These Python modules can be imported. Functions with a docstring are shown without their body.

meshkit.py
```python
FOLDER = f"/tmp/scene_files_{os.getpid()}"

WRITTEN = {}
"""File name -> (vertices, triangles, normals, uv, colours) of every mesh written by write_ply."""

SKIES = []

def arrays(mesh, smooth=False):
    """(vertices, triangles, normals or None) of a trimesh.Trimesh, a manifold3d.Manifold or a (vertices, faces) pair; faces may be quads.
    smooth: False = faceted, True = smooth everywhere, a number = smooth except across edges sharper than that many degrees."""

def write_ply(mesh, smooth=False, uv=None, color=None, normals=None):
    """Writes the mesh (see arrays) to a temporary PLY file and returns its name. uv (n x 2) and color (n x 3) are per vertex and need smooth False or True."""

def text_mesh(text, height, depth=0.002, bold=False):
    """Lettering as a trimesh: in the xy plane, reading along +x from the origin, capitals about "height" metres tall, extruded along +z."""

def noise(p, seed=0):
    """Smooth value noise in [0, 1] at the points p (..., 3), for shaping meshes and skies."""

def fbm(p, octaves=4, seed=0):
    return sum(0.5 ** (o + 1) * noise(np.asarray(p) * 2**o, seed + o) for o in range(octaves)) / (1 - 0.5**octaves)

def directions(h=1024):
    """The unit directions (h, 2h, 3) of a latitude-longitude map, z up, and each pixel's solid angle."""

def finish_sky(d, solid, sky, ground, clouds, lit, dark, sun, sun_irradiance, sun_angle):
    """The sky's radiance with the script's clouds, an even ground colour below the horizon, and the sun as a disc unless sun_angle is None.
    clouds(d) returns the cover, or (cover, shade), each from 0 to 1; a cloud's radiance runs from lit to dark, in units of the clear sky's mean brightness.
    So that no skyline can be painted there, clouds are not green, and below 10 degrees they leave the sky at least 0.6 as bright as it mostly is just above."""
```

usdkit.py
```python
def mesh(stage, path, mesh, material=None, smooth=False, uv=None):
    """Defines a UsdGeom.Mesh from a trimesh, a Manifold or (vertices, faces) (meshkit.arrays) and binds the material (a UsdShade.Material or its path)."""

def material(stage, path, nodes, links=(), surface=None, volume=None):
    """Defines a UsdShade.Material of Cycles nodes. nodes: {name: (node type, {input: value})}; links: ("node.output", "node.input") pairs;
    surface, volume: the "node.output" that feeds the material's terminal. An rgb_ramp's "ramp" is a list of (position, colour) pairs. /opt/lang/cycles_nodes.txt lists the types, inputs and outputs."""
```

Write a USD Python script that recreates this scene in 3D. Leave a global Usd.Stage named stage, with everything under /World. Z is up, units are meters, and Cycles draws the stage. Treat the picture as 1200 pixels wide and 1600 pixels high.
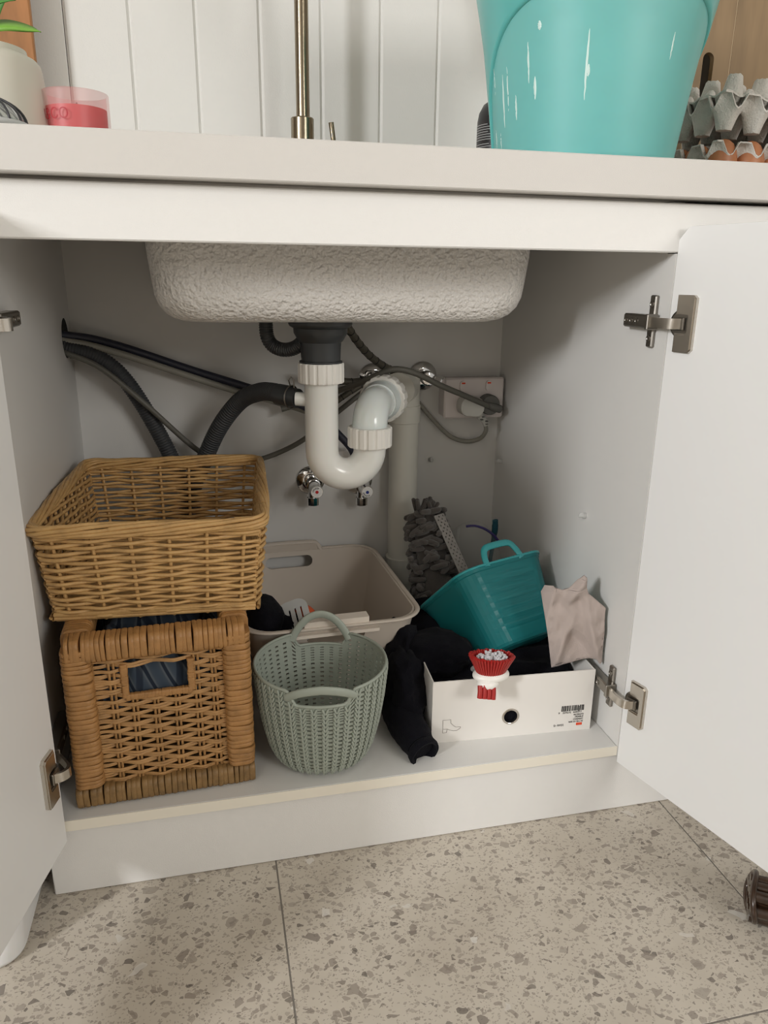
import math, random
import numpy as np, trimesh, manifold3d as m3
import shapely.geometry as sg
from shapely import affinity
import usdkit, meshkit
from pxr import Usd, UsdGeom, UsdLux, UsdShade, Gf, Sdf

rnd = random.Random(7)
nrs = np.random.RandomState(11)
stage = Usd.Stage.CreateInMemory()
UsdGeom.SetStageUpAxis(stage, 'Z'); UsdGeom.SetStageMetersPerUnit(stage, 1.0)
UsdGeom.Xform.Define(stage, '/World'); UsdGeom.Scope.Define(stage, '/World/Looks')
A = lambda *p: np.array(p, float)
def unit(v): v = np.asarray(v, float); return v / np.linalg.norm(v)

# ------------------------------------------------------------------ camera
YAW, PITCH, ROLL, EYE = .2301, .3007, .012, A(.222, -.8479, .7704)
cy, sy, cp, sp = math.cos(YAW), math.sin(YAW), math.cos(PITCH), math.sin(PITCH)
fwd = A(sy*cp, cy*cp, -sp); rgt = A(cy, -sy, 0); upv = np.cross(rgt, fwd)
cr, sr = math.cos(ROLL), math.sin(ROLL)
r2, u2 = cr*rgt + sr*upv, -sr*rgt + cr*upv
cam = UsdGeom.Camera.Define(stage, '/World/camera')
cam.AddTransformOp().Set(Gf.Matrix4d(*r2, 0, *u2, 0, *(-fwd), 0, *EYE, 1))
cam.CreateHorizontalApertureAttr(24.0); cam.CreateVerticalApertureAttr(32.0)
cam.CreateFocalLengthAttr(24.0*1175.96/1200); cam.CreateClippingRangeAttr(Gf.Vec2f(.02, 100))
cam.CreateExposureAttr(-1.86)

# ------------------------------------------------------------------ light: daylight through the window of the left wall, pale sky outside
WIN = A(-2.2, -2.05, 1.72)                    # centre of the window opening
WIN2 = A(2.1, -3.0, 1.72)                     # centre of the window in the wall behind the camera
def rect_light(name, pos, target, w, h, power, color):
    l = UsdLux.RectLight.Define(stage, '/World/' + name)
    f = unit(A(*target) - pos); x = unit(np.cross(f, A(0, 0, 1))); y = np.cross(x, f)
    l.AddTransformOp().Set(Gf.Matrix4d(*x, 0, *y, 0, *(-f), 0, *pos, 1))
    l.CreateWidthAttr(w); l.CreateHeightAttr(h); l.CreateIntensityAttr(power); l.CreateColorAttr(Gf.Vec3f(*color))
    return l
rect_light('window_daylight', WIN + A(-.12, 0, 0), (1, -2.05, 1.72), .42, .70, 345.0, (.985, .99, 1.0))
rect_light('window_daylight_rear', WIN2 + A(0, -.12, 0), (1.6, 0, 1.3), 1.1, 1.0, 40.0, (1.0, .98, .945))
dome = UsdLux.DomeLight.Define(stage, '/World/sky'); dome.CreateIntensityAttr(.6); dome.CreateColorAttr(Gf.Vec3f(.92, .96, 1.0))

# ------------------------------------------------------------------ materials
MATS = {}
def mat(name, color, rough=.5, metal=0., bump=None, var=None, island=0., coat=0., trans=0., sss=0., spec=.5, sheen=0., ior=1.5, alpha=1.):
    """bump = (scale, distance, detail); var = (scale, amount, stretch xyz); island = tone spread between separate pieces"""
    n = {'p': ('principled_bsdf', dict(base_color=color, roughness=rough, metallic=metal, specular_ior_level=spec, ior=ior, coat_weight=coat, transmission_weight=trans, sheen_weight=sheen, alpha=alpha))}
    if sss: n['p'][1].update(subsurface_weight=sss, subsurface_scale=.01)
    L = []
    if var or bump: n['tc'] = ('texture_coordinate', {})
    last = None
    c = np.array(color)
    if var:
        s, amt, st = var
        n['mp'] = ('mapping', {'scale': tuple(np.array(st) * s)}); n['nz'] = ('noise_texture', {'scale': 1.0, 'detail': 4.0, 'roughness': .6})
        n['rp'] = ('rgb_ramp', {'ramp': [(.25, tuple(c*(1-amt))), (.5, tuple(c)), (.78, tuple(np.minimum(c*(1+amt*.7), 1)))]})
        L += [('tc.object', 'mp.vector'), ('mp.vector', 'nz.vector'), ('nz.fac', 'rp.fac')]
        last = 'rp.color'
    if island:
        n['g'] = ('geometry', {})
        n['ir'] = ('rgb_ramp', {'ramp': [(0, (1-island,)*3), (.7, (1, 1, 1)), (1, (1+island*.35,)*3)]})
        n['im'] = ('mix', {'mix_type': 'multiply', 'fac': 1.0, 'color1': tuple(c)})
        L += [('g.random_per_island', 'ir.fac'), ('ir.color', 'im.color2')]
        if last: L.append((last, 'im.color1'))
        last = 'im.color'
    if last: L.append((last, 'p.base_color'))
    if bump:
        s, dist, det = bump
        n['bn'] = ('noise_texture', {'scale': float(s), 'detail': float(det), 'roughness': .55}); n['bp'] = ('bump', {'distance': dist, 'strength': 1.0})
        L += [('tc.object', 'bn.vector'), ('bn.fac', 'bp.height'), ('bp.normal', 'p.normal')]
    MATS[name] = usdkit.material(stage, '/World/Looks/' + name, n, L, surface='p.BSDF')
    return MATS[name]

mat('white_melamine', (.80, .788, .762), .42, bump=(900, .00015, 2), spec=.4)
mat('carcass_white', (.73, .72, .695), .45, bump=(900, .00015, 2), spec=.4)
mat('edge_cream', (.84, .79, .68), .45)
mat('white_door', (.82, .82, .81), .38, spec=.4)
mat('worktop_white', (.66, .635, .60), .45, bump=(1200, .0001, 2), spec=.4)
mat('wall_paint', (.78, .77, .735), .45, bump=(300, .0002, 3))
mat('ceiling_paint', (.6, .58, .54), .8)
mat('room_paint', (.42, .39, .35), .8)
mat('grout', (.20, .18, .155), .9, bump=(400, .0005, 3))
mat('sink_stone', (.70, .67, .63), .40, bump=(165, .005, 1.5), spec=.5)
mat('pvc_white', (.84, .83, .79), .25, coat=.3, sss=.05)
mat('pvc_elbow', (.80, .84, .82), .22, coat=.4, sss=.1)
mat('pvc_nut', (.84, .82, .77), .4)
mat('pvc_grey', (.74, .73, .66), .4, var=(9, .06, (1, 1, 1)))
mat('black_plastic', (.035, .038, .04), .38)
mat('hose_dark', (.045, .048, .052), .55)
mat('hose_navy', (.025, .027, .045), .45)
mat('cable_grey', (.30, .29, .25), .5)
mat('cable_dark', (.13, .125, .105), .5)
mat('braid_dark', (.12, .11, .085), .45, metal=.5, bump=(700, .0006, 1))
mat('band_black', (.02, .02, .02), .6)
mat('chrome', (.82, .82, .82), .08, metal=1.)
mat('nickel', (.60, .56, .50), .26, metal=1., bump=(500, .00005, 2))
mat('nickel_dark', (.30, .28, .25), .35, metal=1.)
mat('brushed_tap', (.27, .225, .16), .25, metal=1., bump=(300, .00008, 2))
mat('handle_white', (.86, .85, .83), .35)
mat('dot_red', (.55, .02, .02), .4)
mat('dot_blue', (.02, .04, .25), .4)
mat('print_black', (.03, .03, .03), .7)
mat('print_grey', (.42, .39, .36), .7)
mat('print_red', (.75, .08, .03), .6)
mat('outlet_plastic', (.74, .68, .66), .35)
mat('plug_grey', (.11, .108, .096), .5)
mat('plug_light', (.55, .545, .50), .45)
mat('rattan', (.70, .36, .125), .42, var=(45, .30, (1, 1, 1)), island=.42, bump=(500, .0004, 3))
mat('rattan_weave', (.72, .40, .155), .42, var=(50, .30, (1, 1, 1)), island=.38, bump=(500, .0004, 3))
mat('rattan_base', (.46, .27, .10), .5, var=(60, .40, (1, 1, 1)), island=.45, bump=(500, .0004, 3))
mat('willow', (.90, .55, .22), .42, var=(45, .25, (1, 1, 1)), island=.34, bump=(400, .0004, 3))
mat('cane_dark', (.075, .034, .016), .25, var=(40, .5, (1, 1, 1)), island=.5, coat=.5)
mat('sage_plastic', (.36, .40, .345), .45)
mat('drip_white', (.62, .80, .76), .5)
mat('beige_plastic', (.60, .53, .455), .42)
mat('beige_handle', (.78, .70, .61), .4)
mat('teal_gloss', (.03, .36, .385), .28, coat=.25, sss=.05)
mat('teal_tub', (.165, .50, .475), .42, sss=.12, var=(14, .05, (1, 1, 1)))
mat('teal_tub_gloss', (.105, .46, .44), .28, sss=.12)
mat('card_white', (.83, .80, .755), .55, var=(10, .02, (1, 1, 1)))
mat('card_inside', (.66, .64, .60), .7)
mat('cloth_black', (.006, .006, .009), .95, bump=(600, .001, 3), sheen=.03, spec=.1)
mat('cloth_pink', (.46, .385, .35), .85, bump=(900, .0005, 3), sheen=.2, spec=.2)
mat('chenille_grey', (.155, .138, .125), .95, bump=(900, .0015, 3), sheen=.4, island=.35, spec=.1)
mat('mesh_grey', (.30, .28, .26), .8)
mat('bristle_red', (.62, .03, .025), .4, island=.4)
mat('bristle_white', (.80, .78, .80), .6, island=.15)
mat('brush_white', (.85, .83, .78), .35)
mat('bag_clear', (.50, .50, .48), .18, alpha=.17)
mat('seal_purple', (.05, .035, .16), .4)
mat('teal_dark', (.012, .07, .10), .4)
mat('pin_clear', (.78, .78, .76), .15, alpha=.6)
mat('pot_cream', (.66, .63, .54), .5)
mat('leaf', (.20, .42, .06), .42, var=(30, .35, (1, 1, 1)))
mat('leaf_dark', (.08, .26, .05), .42, var=(30, .35, (1, 1, 1)))
mat('soil', (.06, .04, .03), .95, bump=(300, .004, 3))
mat('wax_red', (.74, .03, .04), .45, sss=.3)
mat('candle_glass', (.75, .30, .30), .4, alpha=.24)
mat('candle_print', (.42, .02, .03), .5)
mat('bottle_black', (.018, .018, .02), .3)
mat('label_white', (.30, .30, .30), .6)
mat('glass_clear', (.9, .93, .93), .04, trans=.9)
mat('rim_dark', (.08, .08, .085), .3, metal=.6)
mat('pulp_grey', (.66, .63, .58), .92, bump=(420, .0016, 4), var=(60, .10, (1, 1, 1)), spec=.2)
mat('egg_brown', (.42, .165, .07), .45, var=(40, .14, (1, 1, 1)), sss=.1)
mat('egg_tan', (.52, .24, .115), .45, var=(40, .14, (1, 1, 1)), sss=.1)
mat('ply', (.30, .20, .105), .55, var=(16, .35, (1, 1, .18)))
mat('ply_edge', (.62, .48, .31), .6)
mat('board_wood', (.42, .185, .065), .5, var=(22, .35, (1, 1, .3)))
mat('board_dark', (.16, .085, .03), .5, var=(22, .35, (1, 1, .3)))
mat('bin_white', (.80, .80, .80), .4, sss=.05)
mat('slot_grey', (.52, .53, .52), .5)
mat('orange_red', (.60, .10, .03), .5)
mat('window_frame_white', (.8, .8, .78), .5)
mat('dark_void', (.02, .02, .018), .9)
mat('rail_dark', (.05, .05, .05), .5)

def terrazzo():
    n = {'g': ('geometry', {}), 'nz': ('noise_texture', {'scale': 40.0, 'detail': 2.0}), 'dm': ('mix', {'mix_type': 'linear_light', 'fac': .006}),
         'cl': ('noise_texture', {'scale': 7.0, 'detail': 5.0, 'roughness': .6}),
         'base': ('rgb_ramp', {'ramp': [(.3, (.49, .435, .36)), (.5, (.55, .495, .415)), (.72, (.595, .54, .46))]}),
         'p': ('principled_bsdf', {'roughness': .34, 'specular_ior_level': .45})}
    L = [('g.position', 'dm.color1'), ('nz.color', 'dm.color2'), ('g.position', 'nz.vector'), ('g.position', 'cl.vector'), ('cl.fac', 'base.fac')]
    last = 'base.color'
    # (scale, random threshold, edge gap, colour ramp, strength)
    greys = [(0, (.36, .315, .265)), (.45, (.30, .255, .215)), (.8, (.22, .185, .155)), (.93, (.12, .10, .085)), (1, (.085, .07, .06))]
    lays = [(350., .76, .12, greys, .55), (200., .82, .10, greys, .62), (112., .86, .08, greys, .72), (68., .945, .09, [(0, (.36, .315, .265)), (.7, (.25, .21, .175)), (1, (.14, .115, .10))], .75), (62., .990, .10, [(0, (.62, .58, .52)), (1, (.70, .67, .62))], .8)]
    for k, (sc, th, gap, ramp, st) in enumerate(lays):
        a = f'l{k}'
        n[a+'m'] = ('mapping', {'scale': (1., 1.25, 1.), 'rotation': (0., 0., .7*k), 'location': (.37*k, .11*k, .003)})
        n[a+'e'] = ('voronoi_texture', {'feature': 'distance_to_edge', 'scale': sc}); n[a+'c'] = ('voronoi_texture', {'feature': 'f1', 'scale': sc})
        n[a+'s'] = ('separate_color', {}); n[a+'t'] = ('math', {'math_type': 'greater_than', 'value2': th}); n[a+'q'] = ('math', {'math_type': 'greater_than', 'value2': gap})
        n[a+'x'] = ('math', {'math_type': 'multiply'}); n[a+'y'] = ('math', {'math_type': 'multiply', 'value2': st})
        n[a+'r'] = ('rgb_ramp', {'ramp': ramp}); n[a+'w'] = ('mix', {'mix_type': 'mix'})
        L += [('dm.color', a+'m.vector'), (a+'m.vector', a+'e.vector'), (a+'m.vector', a+'c.vector'), (a+'c.color', a+'s.color'), (a+'s.r', a+'t.value1'), (a+'e.distance', a+'q.value1'),
              (a+'t.value', a+'x.value1'), (a+'q.value', a+'x.value2'), (a+'x.value', a+'y.value1'), (a+'y.value', a+'w.fac'), (a+'s.g', a+'r.fac'), (last, a+'w.color1'), (a+'r.color', a+'w.color2')]
        last = a+'w.color'
    L.append((last, 'p.base_color'))
    MATS['terrazzo'] = usdkit.material(stage, '/World/Looks/terrazzo', n, L, surface='p.BSDF')
terrazzo()
def plaid():
    n = {'tc': ('texture_coordinate', {}), 'mp': ('mapping', {'rotation': (.5, .3, .6)}), 'w1': ('wave_texture', {'bands_direction': 'x', 'scale': 16.0, 'distortion': .6}), 'w2': ('wave_texture', {'bands_direction': 'y', 'scale': 11.0, 'distortion': .6}),
         'r1': ('rgb_ramp', {'ramp': [(0, (.055, .075, .105)), (.55, (.068, .088, .115)), (.86, (.12, .14, .16)), (.95, (.02, .028, .045)), (1, (.02, .028, .045))]}),
         'r2': ('rgb_ramp', {'ramp': [(0, (1, 1, 1)), (.85, (1, 1, 1)), (.93, (.45, .45, .5)), (1, (.45, .45, .5))]}),
         'm': ('mix', {'mix_type': 'multiply', 'fac': 1.0}), 'p': ('principled_bsdf', {'roughness': .9, 'specular_ior_level': .15, 'sheen_weight': .15})}
    L = [('tc.object', 'mp.vector'), ('mp.vector', 'w1.vector'), ('mp.vector', 'w2.vector'), ('w1.fac', 'r1.fac'), ('w2.fac', 'r2.fac'), ('r1.color', 'm.color1'), ('r2.color', 'm.color2'), ('m.color', 'p.base_color')]
    MATS['plaid_blue'] = usdkit.material(stage, '/World/Looks/plaid_blue', n, L, surface='p.BSDF')
plaid()

# ------------------------------------------------------------------ scene helpers
USED = {}
def numbered(path):
    k = USED.get(path, 0); USED[path] = k + 1
    return path if k == 0 else f'{path}_{k:03d}'
def keys(prim, **kw):
    for k, v in kw.items():
        if v: prim.SetCustomDataByKey(k, v)
class T:                                       # a thing, or a part with sub-parts: prim path + world origin
    def __init__(s, path, org): s.path, s.org = path, np.array(org, float)
def thing(name, label=None, cat=None, loc=(0, 0, 0), group=None, kind=None):
    p = numbered('/World/' + name); x = UsdGeom.Xform.Define(stage, p); x.AddTranslateOp().Set(Gf.Vec3d(*map(float, loc)))
    keys(x.GetPrim(), label=label, category=cat, group=group, kind=kind)
    return T(p, loc)
def arr(m):
    if isinstance(m, list):
        vs, fs, o = [], [], 0
        for q in m:
            v, f = arr(q); vs.append(v); fs.append(f + o); o += len(v)
        return np.vstack(vs), np.vstack(fs)
    if isinstance(m, m3.Manifold):
        q = m.to_mesh(); return np.array(q.vert_properties[:, :3]), np.array(q.tri_verts)
    if isinstance(m, trimesh.Trimesh): return np.array(m.vertices), np.array(m.faces)
    return np.asarray(m[0], float), np.asarray(m[1], int)
def part(parent, name, m, material, smooth=40, label=None, kind=None):
    """one Mesh under a thing or a part; m holds world coordinates"""
    v, f = arr(m); p = numbered(parent.path + '/' + name)
    q = usdkit.mesh(stage, p, (v - parent.org, f), MATS[material], smooth=smooth)
    keys(q.GetPrim(), label=label, kind=kind)
    return T(p, parent.org)
def solo(name, m, material, label, cat, smooth=40, group=None, kind=None):
    v, f = arr(m); org = A(v[:, 0].mean(), v[:, 1].mean(), v[:, 2].min()); p = numbered('/World/' + name)
    q = usdkit.mesh(stage, p, (v - org, f), MATS[material], smooth=smooth); q.AddTranslateOp().Set(Gf.Vec3d(*org))
    keys(q.GetPrim(), label=label, category=cat, group=group, kind=kind)
    return T(p, org)

# ------------------------------------------------------------------ shape helpers (all return vertices, triangles)
def box(x0, x1, y0, y1, z0, z1, c=.0015):
    c = min(c, (x1-x0)*.45, (y1-y0)*.45, (z1-z0)*.45); P = []
    for sx, x in ((1, x0), (-1, x1)):
        for sy_, y in ((1, y0), (-1, y1)):
            for sz, z in ((1, z0), (-1, z1)):
                P += [(x+sx*c, y+sy_*c, z), (x+sx*c, y, z+sz*c), (x, y+sy_*c, z+sz*c)]
    h = trimesh.convex.convex_hull(np.array(P)); return arr(h)
def frame_box(o, ex, ey, ez, c=.001):
    """box from corner o along three edge vectors"""
    lx, ly, lz = (np.linalg.norm(e) for e in (ex, ey, ez)); v, f = box(0, lx, 0, ly, 0, lz, c)
    R = np.stack([unit(ex), unit(ey), unit(ez)])
    if np.linalg.det(R) < 0: f = f[:, ::-1]
    return v @ R + np.asarray(o), f
def catmull(P, per=8, closed=False):
    P = np.asarray(P, float); n = len(P); out = []
    for i in range(n if closed else n-1):
        g = (lambda k: P[k % n]) if closed else (lambda k: P[min(max(k, 0), n-1)])
        a, b, c, d = g(i-1), g(i), g(i+1), g(i+2)
        for t in np.arange(per)/per: out.append(.5*(2*b+(c-a)*t+(2*a-5*b+4*c-d)*t*t+(3*b-a-3*c+d)*t**3))
    if not closed: out.append(P[-1])
    return np.array(out)
def loft(loops, cap=True, closed=False):
    """loops: (k, n, 3) rings joined in order"""
    L = np.asarray(loops, float); k, n = L.shape[:2]; v = L.reshape(-1, 3); F = []
    i = np.arange(n); j = (i+1) % n
    for a in range(k if closed else k-1):
        b = (a+1) % k; F.append(np.stack([a*n+i, a*n+j, b*n+j], 1)); F.append(np.stack([a*n+i, b*n+j, b*n+i], 1))
    if cap and not closed:
        c0, c1 = len(v), len(v)+1; v = np.vstack([v, L[0].mean(0), L[-1].mean(0)])
        F.append(np.stack([np.full(n, c0), j, i], 1)); F.append(np.stack([np.full(n, c1), (k-1)*n+i, (k-1)*n+j], 1))
    return v, np.vstack(F)
def tube(P, r, n=10, closed=False, cap=True, flat=None):
    """flat = (direction, ratio): squash the section along a direction"""
    P = np.asarray(P, float); k = len(P); r = np.broadcast_to(r, (k,))
    Tn = np.gradient(P, axis=0) if not closed else np.roll(P, -1, 0)-np.roll(P, 1, 0)
    Tn /= np.maximum(np.linalg.norm(Tn, axis=1, keepdims=True), 1e-12)
    u = np.cross(Tn[0], A(0, 0, 1) if abs(Tn[0][2]) < .9 else A(1, 0, 0)); loops = []
    th = np.arange(n)*2*np.pi/n
    for i in range(k):
        u = u - Tn[i]*(u@Tn[i]); u /= np.linalg.norm(u); w = np.cross(Tn[i], u)
        ring = np.outer(np.cos(th), u)*r[i] + np.outer(np.sin(th), w)*r[i]
        if flat is not None:
            d = unit(flat[0]); ring -= np.outer(ring@d, d)*(1-flat[1])
        loops.append(P[i]+ring)
    return loft(loops, cap, closed)
def lathe(prof, c=(0, 0, 0), n=40, axis=(0, 0, 1), cap=True):
    """prof: (radius, height) pairs along the axis"""
    a = unit(axis); u = unit(np.cross(a, A(0, 0, 1) if abs(a[2]) < .9 else A(1, 0, 0))); w = np.cross(a, u); th = np.arange(n)*2*np.pi/n
    ring = np.outer(np.cos(th), u)+np.outer(np.sin(th), w)
    return loft([np.asarray(c)+ring*max(r, 1e-5)+a*h for r, h in prof], cap)
def rrect(w, h, r, n=6):
    """closed outline in 2-D, counter-clockwise, 4n points"""
    P = []
    for cx, cy_, a0 in ((w/2-r, h/2-r, 0), (-w/2+r, h/2-r, 90), (-w/2+r, -h/2+r, 180), (w/2-r, -h/2+r, 270)):
        for t in np.radians(a0+np.linspace(0, 90, n)): P.append((cx+r*math.cos(t), cy_+r*math.sin(t)))
    return np.array(P)
def extrude(poly, h): return arr(trimesh.creation.extrude_polygon(poly, h, engine='earcut'))
def place(m, o, ex, ey, ez):
    v, f = arr(m); R = np.stack([ex, ey, ez]).astype(float)
    return v @ R + np.asarray(o), (f[:, ::-1] if np.linalg.det(R) < 0 else f)
def rotz(m, deg, c):
    v, f = arr(m); a = math.radians(deg); R = np.array([[math.cos(a), math.sin(a), 0], [-math.sin(a), math.cos(a), 0], [0, 0, 1]])
    return (v-np.asarray(c)) @ R + np.asarray(c), f
_sph = trimesh.creation.icosphere(1); _sph2 = trimesh.creation.icosphere(3)
def blob(c, rad, fine=False):
    s = _sph2 if fine else _sph; return np.array(s.vertices)*np.asarray(rad)+np.asarray(c), np.array(s.faces)
def grid_shell(P, Q, solid):
    """P, Q: (a, b, 3) outer and inner surfaces; solid: (a-1, b-1) cells kept. closed walls around every opening"""
    a, b = P.shape[:2]; v = np.vstack([P.reshape(-1, 3), Q.reshape(-1, 3)]); o = a*b; F = []
    idx = lambda i, j: i*b+j
    for i in range(a-1):
        for j in range(b-1):
            if not solid[i, j]: continue
            p, q, r, s = idx(i, j), idx(i+1, j), idx(i+1, j+1), idx(i, j+1)
            F += [(p, q, r), (p, r, s), (o+p, o+r, o+q), (o+p, o+s, o+r)]
            for (di, dj, e0, e1) in ((-1, 0, s, p), (1, 0, q, r), (0, -1, p, q), (0, 1, r, s)):
                ii, jj = i+di, j+dj
                if not (0 <= ii < a-1 and 0 <= jj < b-1) or not solid[ii, jj]: F += [(e0, o+e0, o+e1), (e0, o+e1, e1)]
    return v, np.array(F)
def text_on(txt, h, o, ex, ey, depth=.0003, bold=False, align='l'):
    m = meshkit.text_mesh(txt, h, depth, bold); v, f = arr(m)
    if align == 'r': v[:, 0] -= v[:, 0].max()
    return place((v, f), o, unit(ex), unit(ey), np.cross(unit(ex), unit(ey)))

# ================================================================== ROOM
ZS, W, D = .1203, .776, .5425                # shelf top, inner width and depth of the cabinet
ZB, ZT = .8627, .9035                        # worktop underside and top
fl = thing('floor', kind='structure')
part(fl, 'grout', box(-2.2, 2.7, -3, .72, -.03, -.0005), 'grout')
TS, GX, GY = .592, .276, -.3275
for i in range(-5, 5):
    for j in range(-5, 2):
        x0, x1 = max(GX+i*TS+.0011, -2.2), min(GX+(i+1)*TS-.0011, 2.7); y0, y1 = max(GY+j*TS+.0011, -3), min(GY+(j+1)*TS-.0011, .72)
        if x1-x0 > .02 and y1-y0 > .02: part(fl, 'tile', box(x0, x1, y0, y1, -.012, 0, .0003), 'terrazzo', smooth=False)
wb = thing('wall_back', kind='structure')
part(wb, 'backing_wall', box(-2.2, 2.7, .615, .72, 0, 2.5), 'wall_paint')
xs = [.0305] + [.131+.1037*k for k in range(23)]
for x0, x1 in zip(xs[:-1], xs[1:]):            # V-jointed lining boards
    c = .0042
    pl = sg.Polygon([(x0, .615), (x0, .6+c), (x0+c, .6), (x1-c, .6), (x1, .6+c), (x1, .615)])
    v, f = extrude(pl, 1.7); v[:, 2] += .8; part(wb, 'plank', (v, f), 'wall_paint', smooth=False)
part(wb, 'end_panel', box(-.9, .0295, .6035, .615, .80, 2.5, .001), 'wall_paint')
wl = thing('wall_left', kind='structure')
for b in ((-2.3, -2.2, -3, WIN[1]-.5, 0, 2.5), (-2.3, -2.2, WIN[1]+.5, .72, 0, 2.5), (-2.3, -2.2, WIN[1]-.5, WIN[1]+.5, 0, WIN[2]-.52), (-2.3, -2.2, WIN[1]-.5, WIN[1]+.5, WIN[2]+.52, 2.5)): part(wl, 'wall_section', box(*b, c=0.0001), 'room_paint')
wi = thing('window_1', kind='structure')
for b in ((-2.27, -2.21, WIN[1]-.5, WIN[1]-.46, WIN[2]-.52, WIN[2]+.52), (-2.27, -2.21, WIN[1]+.46, WIN[1]+.5, WIN[2]-.52, WIN[2]+.52), (-2.27, -2.21, WIN[1]-.46, WIN[1]+.46, WIN[2]-.52, WIN[2]-.48), (-2.27, -2.21, WIN[1]-.46, WIN[1]+.46, WIN[2]+.48, WIN[2]+.52)): part(wi, 'window_frame', box(*b), 'window_frame_white')
wf = thing('wall_front', kind='structure')
for b in ((-2.2, WIN2[0]-.57, -3.1, -3, 0, 2.5), (WIN2[0]+.57, 2.7, -3.1, -3, 0, 2.5), (WIN2[0]-.57, WIN2[0]+.57, -3.1, -3, 0, WIN2[2]-.52), (WIN2[0]-.57, WIN2[0]+.57, -3.1, -3, WIN2[2]+.52, 2.5)): part(wf, 'wall_section', box(*b, c=.0001), 'room_paint')
part(thing('wall_right', kind='structure'), 'wall_section', box(2.7, 2.8, -3, .72, 0, 2.5, .0001), 'room_paint')
part(thing('ceiling', kind='structure'), 'ceiling_panel', box(-2.3, 2.8, -3.1, .72, 2.5, 2.6), 'ceiling_paint')

# ================================================================== SINK CABINET
cab = thing('sink_cabinet', 'white sink cabinet with both doors open under the worktop', 'cabinet', (W/2, 0, 0))
hole = m3.Manifold.cylinder(.06, .032, .032, 32).rotate((0, 90, 0)).translate((-.04, .488, .672)).scale((1, 1, 1))
sb = m3.Manifold.cube((.016, .559, .757)).translate((-.016, .0006, .105))
notch = m3.Manifold.cube((2, .1, .2)).translate((-.5, -.0812, .8030))
part(cab, 'side_panel', sb - hole - notch, 'carcass_white', smooth=30)
part(cab, 'side_panel', m3.Manifold.cube((.016, .559, .757)).translate((W, .0006, .105)) - notch, 'carcass_white', smooth=30)
part(cab, 'back_panel', box(-.016, W+.016, D, D+.012, .105, .8615), 'carcass_white')
part(cab, 'shelf', box(0, W, .0012, D, .105, ZS), 'carcass_white')
part(cab, 'edge_band', box(0, W, 0, .0012, .105, ZS, .0003), 'edge_cream', label='cream edge strip along the cabinet floor')
part(cab, 'front_rail', box(-.05, 1.6, -.0004, .018, .804, .8588), 'white_melamine')
part(cab, 'kickboard', box(-.009, 1.6, .0116, .0276, .0005, .1045), 'white_melamine')

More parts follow.
